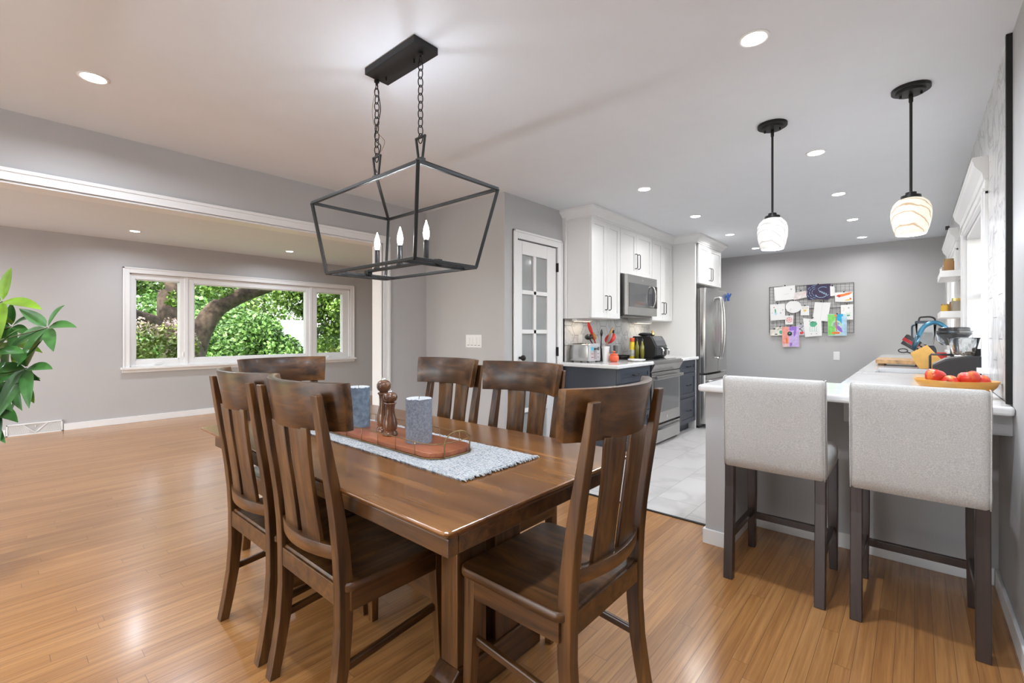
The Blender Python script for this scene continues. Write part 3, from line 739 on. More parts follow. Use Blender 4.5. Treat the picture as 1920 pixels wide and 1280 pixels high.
def chain(x, ztop, zbot):
    m = MB(); L = .040; z = ztop; i = 0
    while z-L*.5 > zbot-.004:
        pts = []
        for k in range(14):
            a = 2*PI*k/14; u = .0105*math.cos(a); w = .0215*math.sin(a)
            pts.append((x+(u if i % 2 else u*.25), (u*.97 if i % 2 == 0 else u*.25), z-.0215+w))
        m.tube(pts, .0022, 6, closed=True); z -= .0345; i += 1
    return m
for x in (.147, -.186):
    MB().lathe([(.012, 2.408), (.012, 2.398), (.006, 2.394), (.006, 2.385)], (x, 0, 0), 12).tube([(x+.009*math.cos(2*PI*k/12), 0, 2.376+.011*math.sin(2*PI*k/12)) for k in range(12)], .0022, 6, closed=True).build('canopy_loop', BLACKM, t, smooth=True)
    chain(x, 2.372, 2.045).build('chain', BLACKM, t, smooth='full')
    m = MB(); a, b, z0, z1 = .014, .030, 1.955, 2.045
    m.bar((x-a, 0, z0), (x-b, 0, z1), .008, .009).bar((x+a, 0, z0), (x+b, 0, z1), .008, .009).bar((x-b-.004, 0, z1), (x+b+.004, 0, z1), .009, .008).bar((x-a, 0, z0), (x+a, 0, z0), .009, .008).box(x-.02, x+.02, -.012, .012, 1.938, 1.955)
    m.build('hanging_bracket', BLACKM, t, bevel=.001)
m = MB(); pts = [(-.186, 0, 2.40), (-.175, .004, 2.33), (-.165, .006, 2.26), (-.19, .004, 2.19), (-.20, .0, 2.13), (-.155, 0, 2.09), (-.17, 0, 2.05), (-.215, 0, 2.045), (-.21, 0, 2.01), (-.186, 0, 1.97)]
def smooth_pts(P, n=6):
    P = [Vector(p) for p in P]; out = []
    for i in range(len(P)-1):
        a = P[max(i-1, 0)]; b = P[i]; c = P[i+1]; d = P[min(i+2, len(P)-1)]
        for k in range(n):
            u = k/n; out.append(.5*((2*b)+(c-a)*u+(2*a-5*b+4*c-d)*u*u+(3*b-a-3*c+d)*u**3))
    out.append(P[-1]); return out
m.tube(smooth_pts(pts), .0026, 6).build('power_cord', BLACKP, t, smooth='full')
MB().tube(smooth_pts([(-.186, 0, 2.39), (-.222, .0, 2.30), (-.215, 0, 2.22), (-.17, 0, 2.15), (-.12, 0, 2.10), (-.15, 0, 2.06)]), .0011, 5).build('ground_wire', BRASS, t, smooth='full')
# ================================================================== PENDANTS
GPA = swirl('swirled_white_glass', (.85, .84, .82), (.50, .48, .45), .30)
GPB = swirl('swirled_amber_glass', (.88, .79, .63), (.50, .36, .22), .34)
def pendant(x, y, lab, g):
    t = thing('pendant_light', lab, 'pendant light', (x, y, 0), group='pendants over the peninsula')
    MB().lathe([(.078, 2.4395), (.078, 2.424), (.060, 2.422), (.058, 2.412), (.012, 2.408)], n=32).build('canopy', BLACKM, t, smooth=True)
    m = MB()
    for s in (-1, 1): m.lathe([(.005, 2.412), (.005, 2.398)], (s*.04, 0, 0), 8)
    m.build('canopy_screw', BLACKM, t)
    MB().lathe([(.0055, 2.41), (.009, 2.405), (.009, 2.37), (.0062, 2.365), (.0062, 1.905)], n=12).build('stem', BLACKM, t, smooth=True)
    MB().lathe([(.008, 1.918), (.022, 1.914), (.023, 1.902), (.040, 1.898), (.041, 1.886), (.03, 1.884)], n=24).build('shade_cap', BLACKM, t, smooth=True)
    pr = [(.030, 1.886), (.052, 1.878), (.070, 1.858), (.079, 1.832), (.081, 1.805), (.078, 1.77), (.070, 1.735), (.060, 1.702)]
    MB().lathe(pr+[(r-.003, z) for r, z in pr[::-1]], n=40, cap=False).build('glass_shade', g, t, smooth='full')
    MB().ball((0, 0, 1.80), (.026, .026, .032)).build('bulb', FLAME, t, smooth='full')
    for zz, e in ((1.74, PEND_W),):
        ld = bpy.data.lights.new('pendant_bulb_light', 'POINT'); ld.energy = e; ld.shadow_soft_size = .05; ld.color = LAMP
        lo = bpy.data.objects.new('pendant_bulb_light', ld); COL.objects.link(lo); lo.location = (0, 0, zz-.02); lo.parent = t
pendant(-.632, 3.07, 'white swirled glass pendant with black rod, left over the peninsula', GPA)
pendant(-.012, 3.07, 'amber swirled glass pendant with black rod, right beside the wall', GPB)
# ================================================================== RECESSED LIGHTS
def can(name, x, y, lab, w=CAN_W, lc=LAMP):
    t = thing(name, lab, 'recessed light', (x, y, H), group='recessed ceiling lights')
    MB().lathe([(.060, -.0005), (.060, -.003), (.052, -.006), (.0475, -.004)], n=28).build('trim_ring', W_TRIM, t, smooth=True)
    MB().lathe([(.048, -.0008), (.0472, -.0045), (.03, -.005)], n=28).build('diffuser', LENS, t, smooth='full')
    ld = bpy.data.lights.new('downlight', 'AREA'); ld.shape = 'DISK'; ld.size = .095; ld.energy = w; ld.color = lc; ld.spread = math.radians(165)
    lo = bpy.data.objects.new('downlight', ld); COL.objects.link(lo); lo.location = (0, 0, -.012); lo.parent = t
dd = [(-2.985, .353, 'recessed ceiling light left of the chandelier, nearest the header wall'), (-.505, 2.12, 'brightest recessed light upper right, before the pendants'),
 (-.505, 3.744, 'recessed light between the two pendants, nearest of the right row'), (-.505, 4.99, 'recessed light, second of the right kitchen row'), (-.505, 6.215, 'recessed light, third of the right kitchen row'), (-.505, 7.445, 'recessed light, last of the right kitchen row near the end wall'),
 (-1.742, 3.726, 'recessed light, nearest of the left kitchen row before the crown moulding'), (-1.742, 4.952, 'recessed light, second of the left kitchen row'), (-1.742, 6.16, 'recessed light, third of the left kitchen row'), (-1.742, 7.407, 'recessed light, last of the left kitchen row, half behind the left pendant'),
 (-7.12, 1.219, 'recessed light in the living room above the left window pane'), (-7.13, 3.062, 'recessed light in the living room above the right window part')]
for x, y, lab in dd: can('recessed_light', x, y, lab, KITCHEN_CAN_W if y > 3.2 and x > -3 else LIVING_CAN_W if x < -4 else CAN_W, KLAMP if y > 3.2 and x > -3 else LAMP)
for x, y, lab in ((-.505, .353, 'added unseen recessed light directly above the camera'), (-2.985, -1.3, 'added unseen recessed light behind the camera on the left'), (-.505, -1.3, 'added unseen recessed light behind the camera on the right'), (-5.2, 1.219, 'added unseen recessed light in the living room nearer the opening'), (-5.2, 3.9, 'added unseen recessed light in the living room behind the nib wall'), (-7.12, -.7, 'added unseen recessed light in the living room left of the frame')):
    can('recessed_light', x, y, lab)  # unseen cans, added to brighten the dining and living rooms
# ================================================================== KITCHEN LEFT RUN (fronts face +x)
def shaker_door(parent, x, y0, y1, z0, z1, m_, name='door', rail=.055, th=.02):
    g = .0015; y0 += g; y1 -= g; z0 += g; z1 -= g
    m = MB(); m.box(x-th, x, y0, y0+rail, z0, z1).box(x-th, x, y1-rail, y1, z0, z1).box(x-th, x, y0+rail, y1-rail, z0, z0+rail).box(x-th, x, y0+rail, y1-rail, z1-rail, z1).box(x-th, x-.009, y0+rail, y1-rail, z0+rail, z1-rail)
    return m.build(name, m_, parent, bevel=.0015)
def pull_v(parent, x, y, z0, z1):
    pts = [(x, y, z0+.004), (x+.022, y, z0+.004), (x+.030, y, z0+.014), (x+.030, y, z1-.014), (x+.022, y, z1-.004), (x, y, z1-.004)]
    return MB().tube(pts, .0045, 8).build('handle', BLACKM, parent, smooth='full')
def pull_h(parent, x, z, y0, y1):
    pts = [(x, y0+.004, z), (x+.022, y0+.004, z), (x+.030, y0+.014, z), (x+.030, y1-.014, z), (x+.022, y1-.004, z), (x, y1-.004, z)]
    return MB().tube(pts, .0045, 8).build('handle', BLACKM, parent, smooth='full')
UX = -2.37; GU = 'white upper cabinets'
def upper(lab, y0, y1, ym, z0, z1, x=UX, hz=(0, .14), cm=W_CAB, back=XP+.009):
    t = thing('upper_cabinet', lab, 'cabinet', (back, (y0+y1)/2, z0), group=GU)
    o = Vector((back, (y0+y1)/2, z0))
    m = MB().box(0, x-.022-back, y0-o.y+.001, y1-o.y-.001, 0, z1-z0); m.build('cabinet_body', cm, t, bevel=.001)
    for (a, b, hy) in ((y0+.004, ym, ym-.035), (ym, y1-.003, ym+.035)):
        d = shaker_door(t, x-back, a-o.y, b-o.y, .004, z1-z0-.006, W_CAB)
        d2 = pull_v(d, x-back, hy-o.y, hz[0], hz[1])
    return t
upper('white two door upper cabinet beside the pantry door, above the toaster', 3.90, 4.485, 4.201, 1.352, 2.345, hz=(.085, .235))
upper('short white two door cabinet above the microwave', 4.485, 5.278, 4.869, 1.845, 2.345, hz=(.08, .25))
upper('white two door upper cabinet right of the microwave, above the air fryer', 5.278, 5.895, 5.597, 1.352, 2.345, hz=(.085, .235))
upper('white two door cabinet above the refrigerator', 5.945, 6.86, 6.38, 1.835, 2.345, x=-2.055, hz=(.06, .23), back=XP+.003)
tag(MB().box(XP+.009, -2.080, 5.900, 5.940, 0, 2.42).build('fridge_side_panel', W_CAB, bevel=.002), 'tall white panel between the drawer bank and the refrigerator', 'cabinet panel')
MBf = MB().box(XP+.002, XP+.045, 3.876, 3.898, 1.352, 2.43).build('filler_strip', W_CAB); tag(MBf, 'narrow white filler strip between pantry door and upper cabinet', 'trim strip')
# crown moulding swept round the cabinet tops
def crown(name, path, lab):
    prof = [(0, 2.335), (.006, 2.335), (.006, 2.352), (.014, 2.356), (.022, 2.372), (.040, 2.395), (.060, 2.412), (.066, 2.42), (.066, 2.4395), (0, 2.4395)]
    m = MB(); rings = []
    for i, p in enumerate(path):
        p = Vector(p); ns = []
        if i > 0: d = (p-Vector(path[i-1])).normalized(); ns.append(Vector((d.y, -d.x)))
        if i < len(path)-1: d = (Vector(path[i+1])-p).normalized(); ns.append(Vector((d.y, -d.x)))
        n = ns[0] if len(ns) == 1 else (ns[0]+ns[1])/(1+ns[0].dot(ns[1]))
        rings.append([(p.x+n.x*a, p.y+n.y*a, z) for a, z in prof])
    m.loft(rings); struct(m.build(name, W_CAB), lab)
crown('trim_6', [(-2.70, 3.897), (UX, 3.897), (UX, 5.899), (-2.052, 5.899), (-2.052, 6.862), (-2.70, 6.862)], 'white crown moulding over the upper cabinets')
# under cabinet light bars
for a, b, lab in ((3.95, 4.25, 'slim under cabinet light bar above the toaster'), (5.30, 5.72, 'slim under cabinet light bar above the air fryer')):
    t = thing('light_bar', lab, 'light', (-2.60, (a+b)/2, 1.352), group='under cabinet light bars')
    MB().box(-.03, .03, -(b-a)/2, (b-a)/2, -.026, -.001).build('bar_housing', WHITEP, t, bevel=.003)
    MB().box(-.02, .02, -(b-a)/2+.02, (b-a)/2-.02, -.0285, -.0262).build('bar_lens', plain('warm_lens', (1, .9, .75), .5, emit=(1, .82, .55), estr=1.5), t)
    ld = bpy.data.lights.new('bar_light', 'AREA'); ld.shape = 'RECTANGLE'; ld.size = .03; ld.size_y = b-a-.05; ld.energy = .22; ld.color = (1, .88, .7)
    lo = bpy.data.objects.new('bar_light', ld); COL.objects.link(lo); lo.location = (0, 0, -.032); lo.parent = t
# microwave
t = thing('microwave', 'stainless over the range microwave with dark door', 'microwave', (XP+.01, 4.897, 1.405))
bx = -2.345-(XP+.01); fx = -2.305-(XP+.01)
MB().box(0, bx, -.374, .374, .0, .435).build('microwave_body', STEELD, t, bevel=.003)
MB().box(bx+.001, fx, -.374, .374, -.005, .435).build('microwave_door', STEEL, t, bevel=.004)
MB().box(fx-.002, fx+.003, -.34, .370, .085, .345).build('door_glass', DARKGL, t, bevel=.001)
MB().box(fx+.003, fx+.0045, .245, .37, .09, .34).build('control_panel', BLACKP, t)
pts = [(fx+.003, .215, .10), (fx+.03, .215, .108), (fx+.048, .215, .16), (fx+.052, .215, .215), (fx+.048, .215, .27), (fx+.03, .215, .322), (fx+.003, .215, .33)]
MB().tube(smooth_pts(pts), .010, 10).build('handle', STEEL, t, smooth='full')
MB().lathe([(.012, 0), (.012, .002)], n=16).build('emblem', CHROME, t).matrix_local = Matrix.Translation((fx, .0, .39)) @ Matrix.Rotation(PI/2, 4, 'Y')
MB().box(.02, bx-.02, -.36, .36, -.018, -.001).box(.05, .16, -.25, -.05, -.022, -.017).build('vent_underside', STEELD, t, bevel=.002)
# base cabinets
FX = -2.072; G = 'navy base cabinets'
def basecab(lab, y0, y1, rowsz, end=False, back=XP+.01):
    t = thing('base_cabinet', lab, 'cabinet', (back, (y0+y1)/2, 0), group=G); yc = (y0+y1)/2
    m = MB().box(0, FX-.022-back, y0-yc+.001, y1-yc-.001, .105, .874); 
    m.build('cabinet_body', NAVY, t, bevel=.001)
    MB().box(.0, FX-.09-back, y0-yc+.004, y1-yc-.004, 0, .105).build('toe_kick', NAVY, t)
    for z0, z1 in rowsz:
        d = shaker_door(t, FX-back, y0-yc, y1-yc, z0, z1, NAVY, 'drawer', .05)
        pull_h(d, FX-back, (z0+z1)/2, -.065, .065)
    return t
basecab('navy base cabinet with drawers and flat end panel, facing the dining table', 3.885, 4.57, [(.725, .868), (.42, .722), (.11, .417)])
basecab('navy three drawer base cabinet between range and refrigerator', 5.385, 5.895, [(.725, .868), (.42, .722), (.11, .417)])
def slab(name, lab, poly, z0=.875, z1=.913, m_=QUARTZ):
    m = MB(); m.prism(poly, 2, z0, z1); o = m.build(name, m_, bevel=.012, seg=3); return tag(o, lab, 'countertop')
slab('countertop', 'white quartz countertop left of the range under the toaster', rrect(XP+.009, -2.03, 3.80, 4.575, .012, 3))
slab('countertop', 'small white quartz countertop between range and refrigerator', rrect(XP+.009, -2.03, 5.38, 5.898, .012, 3))
# range
t = thing('range', 'stainless slide in electric range with black glass oven door', 'oven range', (XP+.01, 4.977, 0)); o = XP+.01
f0 = -2.075-o; W2 = .385
MB().box(0, f0-.03, -W2, W2, .0, .895).build('range_body', STEELD, t)
MB().box(0, f0+.03, -W2, W2, .9, .912).build('cooktop_frame', STEEL, t, bevel=.002)
MB().box(.03, f0-.03, -W2+.02, W2-.02, .912, .9165).build('cooktop_glass', DARKGL, t, bevel=.001)
m = MB().loft([[(f0-.03, y, .79), (f0+.002, y, .79), (f0+.045, y, .87), (f0+.045, y, .90), (f0-.03, y, .90)] for y in (-W2, W2)]); m.build('control_fascia', STEEL, t, bevel=.002)
MB().box(f0-.03, f0+.012, -W2+.002, W2-.002, .235, .785).build('oven_door', STEEL, t, bevel=.004)
MB().box(f0+.012, f0+.015, -W2+.05, W2-.05, .35, .70).build('oven_window', DARKGL, t, bevel=.001)
pts = [(f0+.01, -.33, .735), (f0+.05, -.33, .735), (f0+.055, -.30, .735), (f0+.06, 0, .735), (f0+.055, .30, .735), (f0+.05, .33, .735), (f0+.01, .33, .735)]
MB().bar((f0+.055, -.36, .735), (f0+.055, .36, .735), .022, .034).bar((f0+.01, -.34, .735), (f0+.05, -.34, .735), .03, .03).bar((f0+.01, .34, .735), (f0+.05, .34, .735), .03, .03).build('oven_handle', STEEL, t, bevel=.006)
MB().box(f0-.03, f0+.010, -W2+.002, W2-.002, .03, .215).build('storage_drawer', STEEL, t, bevel=.004)
m = MB(); m.loft([[(f0+.008, y, .20), (f0+.008+.035*(1-(y/W2)**4), y, .195), (f0+.012+.035*(1-(y/W2)**4), y, .175), (f0+.008, y, .17)] for y in [-W2+.01+(2*W2-.02)*k/16 for k in range(17)]]); m.build('drawer_handle', STEEL, t, smooth=True)
MB().lathe([(.016, 0), (.016, .002)], n=16).build('emblem', CHROME, t).matrix_local = Matrix.Translation((f0+.012, 0, .29)) @ Matrix.Rotation(PI/2, 4, 'Y')
# refrigerator
t = thing('refrigerator', 'stainless french door refrigerator with arched handles', 'refrigerator', (XP+.03, 6.39, 0)); o = XP+.03
MB().box(0, -2.05-o, -.43, .43, .03, 1.765).build('fridge_body', STEELD, t, bevel=.004)
MB().box(.05, -2.06-o, -.42, .42, .0, .04).build('fridge_feet', BLACKP, t)
d0, d1 = -2.045-o, -1.975-o
def bowed(y0, y1, z0, z1, nm):
    m = MB(); rings = []
    for k in range(11):
        y = y0+(y1-y0)*k/10; bx_ = d1+.022*(1-((y)/.43)**2)
        rings.append([(d0, y, z0), (bx_, y, z0), (bx_, y, z1), (d0, y, z1)])
    m.loft(rings); return m.build(nm, STEEL, t, bevel=.004, smooth=True)
dl = bowed(-.43, -.003, .70, 1.775, 'fridge_door'); dr = bowed(.003, .43, .70, 1.775, 'fridge_door'); fz = bowed(-.43, .43, .06, .675, 'freezer_drawer')
for s, d in ((-1, dl), (1, dr)):
    y = s*.035
    pts = [(d1+.02, y, .88), (d1+.06, y, .885), (d1+.082, y*1.3, 1.05), (d1+.088, y*1.4, 1.27), (d1+.082, y*1.3, 1.49), (d1+.06, y, 1.655), (d1+.02, y, 1.66)]
    m = MB().tube(smooth_pts(pts), .013, 10); m.build('handle', STEEL, d, smooth='full')
MB().tube(smooth_pts([(d1, -.37, .60), (d1+.05, -.36, .60), (d1+.075, -.2, .605), (d1+.08, 0, .605), (d1+.075, .2, .605), (d1+.05, .36, .60), (d1, .37, .60)]), .015, 10).build('handle', STEEL, fz, smooth='full')
t = thing('magnetic_hook', 'blue star shaped hook on the right side of the refrigerator', 'hook', (-1.955, 6.835, 1.70))
m = MB()
for a in (60, 90, 120): m.bar((0, 0, -.02), (.075*math.cos(math.radians(a)), 0, .06*math.sin(math.radians(a))), .016, .02)
m.bar((0, 0, -.05), (0, 0, .01), .04, .03); m.build('hook_body', plain('blue_plastic', (.02, .09, .33), .4), t, bevel=.005)
# ================================================================== ITEMS ON THE LEFT COUNTER
CT = .9135
t = thing('toaster', 'stainless four slice toaster with a blue lit display', 'toaster', (-2.53, 4.03, CT))
m = MB(); rings = []
pr = [(-.10, .012), (-.105, .05), (-.103, .13), (-.096, .172), (-.078, .185), (.078, .185), (.096, .172), (.103, .13), (.105, .05), (.10, .012)]
for x in (-.115, .10): rings.append([(x, y, z) for y, z in pr])
m.loft(rings); m.build('toaster_body', STEEL, t, bevel=.004, smooth=True)
MB().loft([[(x, y*1.01, z*1.01) for y, z in pr] for x in (.10, .122)]).build('front_panel', plain('toaster_panel', (.62, .63, .64), .3, metal=.5), t, bevel=.003)
MB().box(.122, .124, -.075, -.035, .118, .152).build('display', plain('lit_display', (.02, .2, .3), .3, emit=(.05, .45, .6), estr=.5), t)
MB().box(.122, .124, .045, .085, .118, .152).build('display', DARKGL, t)
m = MB()
for y in (-.055, .065):
    for z in (.05, .085):
        for s in (-.012, .012): m.box(.122, .126, y+s-.006, y+s+.006, z-.006, z+.006)
m.build('buttons', CHROME, t, bevel=.002)
m = MB()
for y in (-.012, .018): m.box(.122, .1235, y-.0025, y+.0025, .03, .15)
m.build('lever_slots', HOLE, t)
MB().box(.122, .142, -.022, .028, .128, .140).build('lever', BLACKP, t, bevel=.003)
m = MB()
for y in (-.07, -.03, .025, .065): m.box(-.09, .07, y-.009, y+.009, .1845, .1865)
m.build('bread_slots', HOLE, t)
m = MB()
for x in (-.09, .09):
    for y in (-.08, .08): m.lathe([(.012, 0), (.012, .013)], (x, y, 0), 10)
m.build('foot', BLACKP, t)
# crock with utensils
t = thing('utensil_crock', 'black utensil crock behind the toaster', 'crock', (-2.50, 4.30, CT))
MB().lathe([(.05, 0), (.058, .01), (.060, .15), (.055, .152), (.052, .02), (.0, .018)], n=24, cap=False).build('crock_body', BLACKP, t, smooth=True)
def utensil(name, lab, tip, mt, head=None, hm=None, base=(-2.50, 4.30, .94)):
    t = thing(name, lab, 'utensil', base, group='utensils in the crock')
    d = Vector(tip)-Vector(base); MB().tube([(0, 0, 0), d*.5, d*.82], [.005, .006, .0065], 8).build('utensil_handle', mt, t, smooth='full')
    if head:
        rx, ry, rz = [q_*1.35 for q_ in head]; m = MB().ball((0, 0, 0), (rx, ry, rz), 14, 8); h = m.build('utensil_head', hm or mt, t, smooth='full')
        h.location = d*.9; h.rotation_mode = 'QUATERNION'; h.rotation_quaternion = d.to_track_quat('Z', 'Y')
utensil('spatula', 'red handled spatula leaning left out of the crock', (-2.53, 4.11, 1.29), plain('red_handle', (.55, .02, .02), .3), (.016, .013, .055), RED)
utensil('wooden_spoon', 'orange brown wooden spoon in the crock', (-2.53, 4.18, 1.20), TAN, (.030, .012, .035), plain('amber_wood', (.55, .26, .06), .5))
utensil('ladle', 'black ladle tipped left out of the crock', (-2.56, 4.13, 1.19), BLACKP, (.040, .026, .022), BLACKP)
utensil('whisk', 'black handled whisk upright in the crock', (-2.49, 4.30, 1.235), BLACKP, (.010, .010, .03), BLACKP)
utensil('turner', 'pale wooden turner leaning right in the crock', (-2.44, 4.43, 1.245), TAN, (.012, .008, .045), TAN)
utensil('spoon', 'grey slotted spoon in front of the crock', (-2.42, 4.37, 1.18), plain('grey_nylon', (.30, .27, .26), .5), (.035, .012, .045))
utensil('pasta_server', 'red silicone server leaning right in the crock', (-2.47, 4.47, 1.17), RED, (.05, .022, .05))
utensil('tongs', 'black tongs at the right edge of the crock', (-2.52, 4.60, 1.22), BLACKP, (.017, .012, .05))
t = thing('canister', 'tall white ridged canister in front of the utensils', 'canister', (-2.385, 4.20, CT))
MB().lathe([(.030, 0), (.038, .135), (.041, .14), (.041, .155), (.035, .156), (.028, .01)], n=24, cap=False).build('canister_body', WHITEP, t, smooth=True)
t = thing('lidded_pot', 'small round orange red lidded pot on the counter', 'pot', (-2.29, 4.20, CT))
MB().lathe([(.032, 0), (.044, .012), (.050, .035), (.048, .058), (.040, .068)], n=28).build('pot_body', ORANGE, t, smooth='full')
MB().lathe([(.041, .068), (.036, .078), (.018, .086), (.008, .088), (.009, .094), (.017, .100), (.016, .108), (.004, .112)], n=28).build('pot_lid', ORANGE, t, smooth='full')
for x, y, lab, in ((-2.44, 4.36, 'grey topped spice grinder, left of two behind the red pot'), (-2.40, 4.44, 'grey topped spice grinder, right of two behind the red pot')):
    t = thing('spice_grinder', lab, 'grinder', (x, y, CT), group='spice grinders')
    MB().lathe([(.023, 0), (.024, .035)], n=20).build('grinder_base', GREYJ, t, smooth=True)
    MB().lathe([(.022, .035), (.022, .075)], n=20).build('grinder_glass', plain('salt_glass', (.65, .55, .45), .1, coat=.8), t, smooth=True)
    MB().lathe([(.024, .075), (.025, .155), (.022, .16)], n=20).build('grinder_head', GREYJ, t, smooth=True)
tag(MB().lathe([(.05, 0), (.085, .012), (.092, .022), (.088, .022), (.05, .006), (0, .005)], (0, 0, 0), 32, cap=False).build('spoon_rest', WHITEP, smooth='full', loc=None), 'shallow white spoon rest dish at the counter edge', 'dish').location = (-2.16, 4.44, CT)
t = thing('cooking_spray', 'yellow spray can with orange cap beside the range', 'spray can', (-2.385, 4.79, .917))
MB().lathe([(.026, 0), (.027, .004), (.027, .185), (.02, .195)], n=24).build('can_body', YELLOW, t, smooth=True)
MB().lathe([(.0265, .19), (.0265, .228), (.022, .234)], n=24).build('can_cap', plain('orange_cap', (.72, .10, .03), .35), t, smooth=True)
MB().lathe([(.0272, .03), (.0272, .10)], n=24, cap=False).build('can_label', plain('pale_label', (.6, .6, .5), .4, noise=.5, nscale=30), t, smooth=True)
for x, y, lab in ((-2.33, 4.80, 'slim olive oil bottle with black pourer, left of two'), (-2.25, 4.76, 'slim olive oil bottle with black pourer, right of two')):
    t = thing('oil_bottle', lab, 'bottle', (x, y, .917), group='olive oil bottles')
    MB().lathe([(.020, 0), (.021, .14), (.012, .165), (.009, .19), (.009, .205)], n=20).build('bottle_glass', OIL, t, smooth='full')
    MB().lathe([(.011, .20), (.011, .222), (.003, .226), (.003, .245)], n=12).build('pourer', BLACKP, t, smooth=True)
    MB().ball((0, 0, .155), (.013, .013, .022), 12, 8).build('bottle_tag', BLACKP, t, smooth='full')
t = thing('skillet', 'black skillet with its handle toward the toaster', 'skillet', (-2.52, 4.80, .917))
MB().lathe([(.08, 0), (.105, .035), (.102, .035), (.078, .005), (0, .004)], n=30, cap=False).build('pan', BLACKM, t, smooth='full')
MB().tube([(0, -.10, .03), (.03, -.18, .042), (.06, -.25, .048)], [.008, .011, .012], 8).build('handle', BLACKP, t, smooth='full')
# air fryer
t = thing('air_fryer', 'black dual basket air fryer with silver handles on the range', 'air fryer', (-2.35, 5.19, .917))
m = MB(); pr = [(-.15, 0), (.10, 0), (.13, .03), (.135, .13), (.105, .20), (.07, .25), (-.14, .25), (-.15, .23)]
m.loft([[(x, y, z) for x, z in pr] for y in (-.165, -.16, .16, .165)]); m.build('fryer_body', BLACKP, t, bevel=.01, seg=3)
MB().loft([[(x, y, z) for x, z in ((.1345, .140), (.1065, .2), (.075, .244), (.0765, .246), (.1085, .202), (.137, .141))] for y in (-.13, .13)]).build('control_panel', plain('dark_panel', (.09, .09, .095), .25), t)
for y in (-.075, .075):
    d = MB().box(.128, .140, y-.07, y+.07, .03, .128).build('basket_front', plain('charcoal', (.03, .03, .032), .35), t, bevel=.004)
    MB().tube(smooth_pts([(.138, y, .115), (.175, y, .113), (.19, y, .09), (.185, y, .04)]), .011, 8).build('handle', CHROME, d, smooth='full')
m = MB().ball((0, 0, 0), (.07, .06, .022)).ball((.04, .05, .0), (.04, .03, .018)); o_ = m.build('oven_mitt', plain('black_cloth', (.015, .015, .016), .9), smooth='full', loc=None); o_.location = (-2.40, 5.13, 1.187); tag(o_, 'black cloth mitt lying on the air fryer', 'mitt')
t = thing('figurine', 'small golden teapot shaped figurine on the air fryer', 'figurine', (-2.36, 5.27, 1.1675))
MB().lathe([(.016, 0), (.026, .012), (.027, .024), (.018, .036), (.007, .042), (.014, .052), (.013, .062), (.003, .070)], n=20).build('figurine_body', GOLD, t, smooth='full')
MB().tube(smooth_pts([(0, .022, .016), (0, .04, .026), (0, .036, .044)]), .003, 6).build('spout', GOLD, t, smooth='full')
# wall plates
def plate(name, lab, loc, w, h, axis, n, cat, sgn=1, group=None):
    t = thing(name, lab, cat, loc, group=group)
    def B(m, a0, a1, z0, z1, d0, d1):
        if axis == 'y': m.box(a0, a1, sgn*d0, sgn*d1, z0, z1)
        else: m.box(sgn*d0, sgn*d1, a0, a1, z0, z1)
        return m
    B(MB(), -w/2, w/2, -h/2, h/2, 0, .006).build('cover_plate', WHITEP, t, bevel=.003)
    for k in range(n):
        c = (k-(n-1)/2)*.046; B(MB(), c-.0165, c+.0165, -.033, .033, .006, .009).build('rocker' if cat == 'light switch' else 'socket', WHITEP, t, bevel=.002)
    if cat == 'light switch':
        m = MB()
        for k in range(n):
            c = (k-(n-1)/2)*.046; B(m, c-.014, c+.014, -.040, -.036, .006, .0066)
        m.build('indicator', GREYJ, t)
    return t
plate('light_switch', 'white four gang rocker switch plate on the grey wall', (-3.08, 3.0, 1.130), .21, .12, 'y', 4, 'light switch', -1)
plate('wall_outlet', 'white outlet plate on the end wall below the drawings', (-.838, YB, .876), .075, .12, 'y', 1, 'outlet', -1)
plate('wall_outlet', 'white outlet plate under the peninsula counter between the stools', (-.262, 3.19, .77), .075, .12, 'y', 1, 'outlet', -1)
plate('wall_outlet', 'white outlet plate on the backsplash behind the toaster', (XP+.008, 4.20, 1.13), .075, .12, 'x', 1, 'outlet', 1)
plate('wall_outlet', 'white outlet plate on the marble wall with a plug in it', (XR-.008, 3.66, 1.12), .12, .12, 'x', 2, 'outlet', -1)
# floor register
t = thing('floor_register', 'white baseboard heating register at the left wall', 'vent', (XL, .42, 0))
MB().box(0, .012, -.237, .237, 0, .135).box(.012, .02, -.237, .237, 0, .014).box(.012, .02, -.237, .237, .121, .135).box(.012, .02, -.237, -.222, 0, .135).box(.012, .02, .222, .237, 0, .135).build('register_frame', WHITEP, t, bevel=.002)
m = MB()
for s in (-1, 1):
    for k in range(20):
        y = s*(.02+.2*k/20); y2 = y+s*.012
        zt = .03+.085*min(1, abs(y)/.10); m.bar((.014, y, .018), (.014, y2, min(.118, zt+.012)), .006, .0045)
m.build('louvres', WHITEP, t)
MB().bar((.017, -.10, .12), (.017, 0, .02), .01, .008).bar((.017, .10, .12), (.017, 0, .02), .01, .008).bar((.02, 0, .085), (.02, 0, .105), .008, .006).build('damper_lever', WHITEP, t)
MB().box(.0122, .0128, -.22, .22, .015, .12).build('duct_shadow_gap', plain('grey_gap', (.52, .51, .50), .8), t)
# ================================================================== PENINSULA AND RIGHT COUNTER
sink = (-.225, .165, 4.42, 5.02)
m = MB()
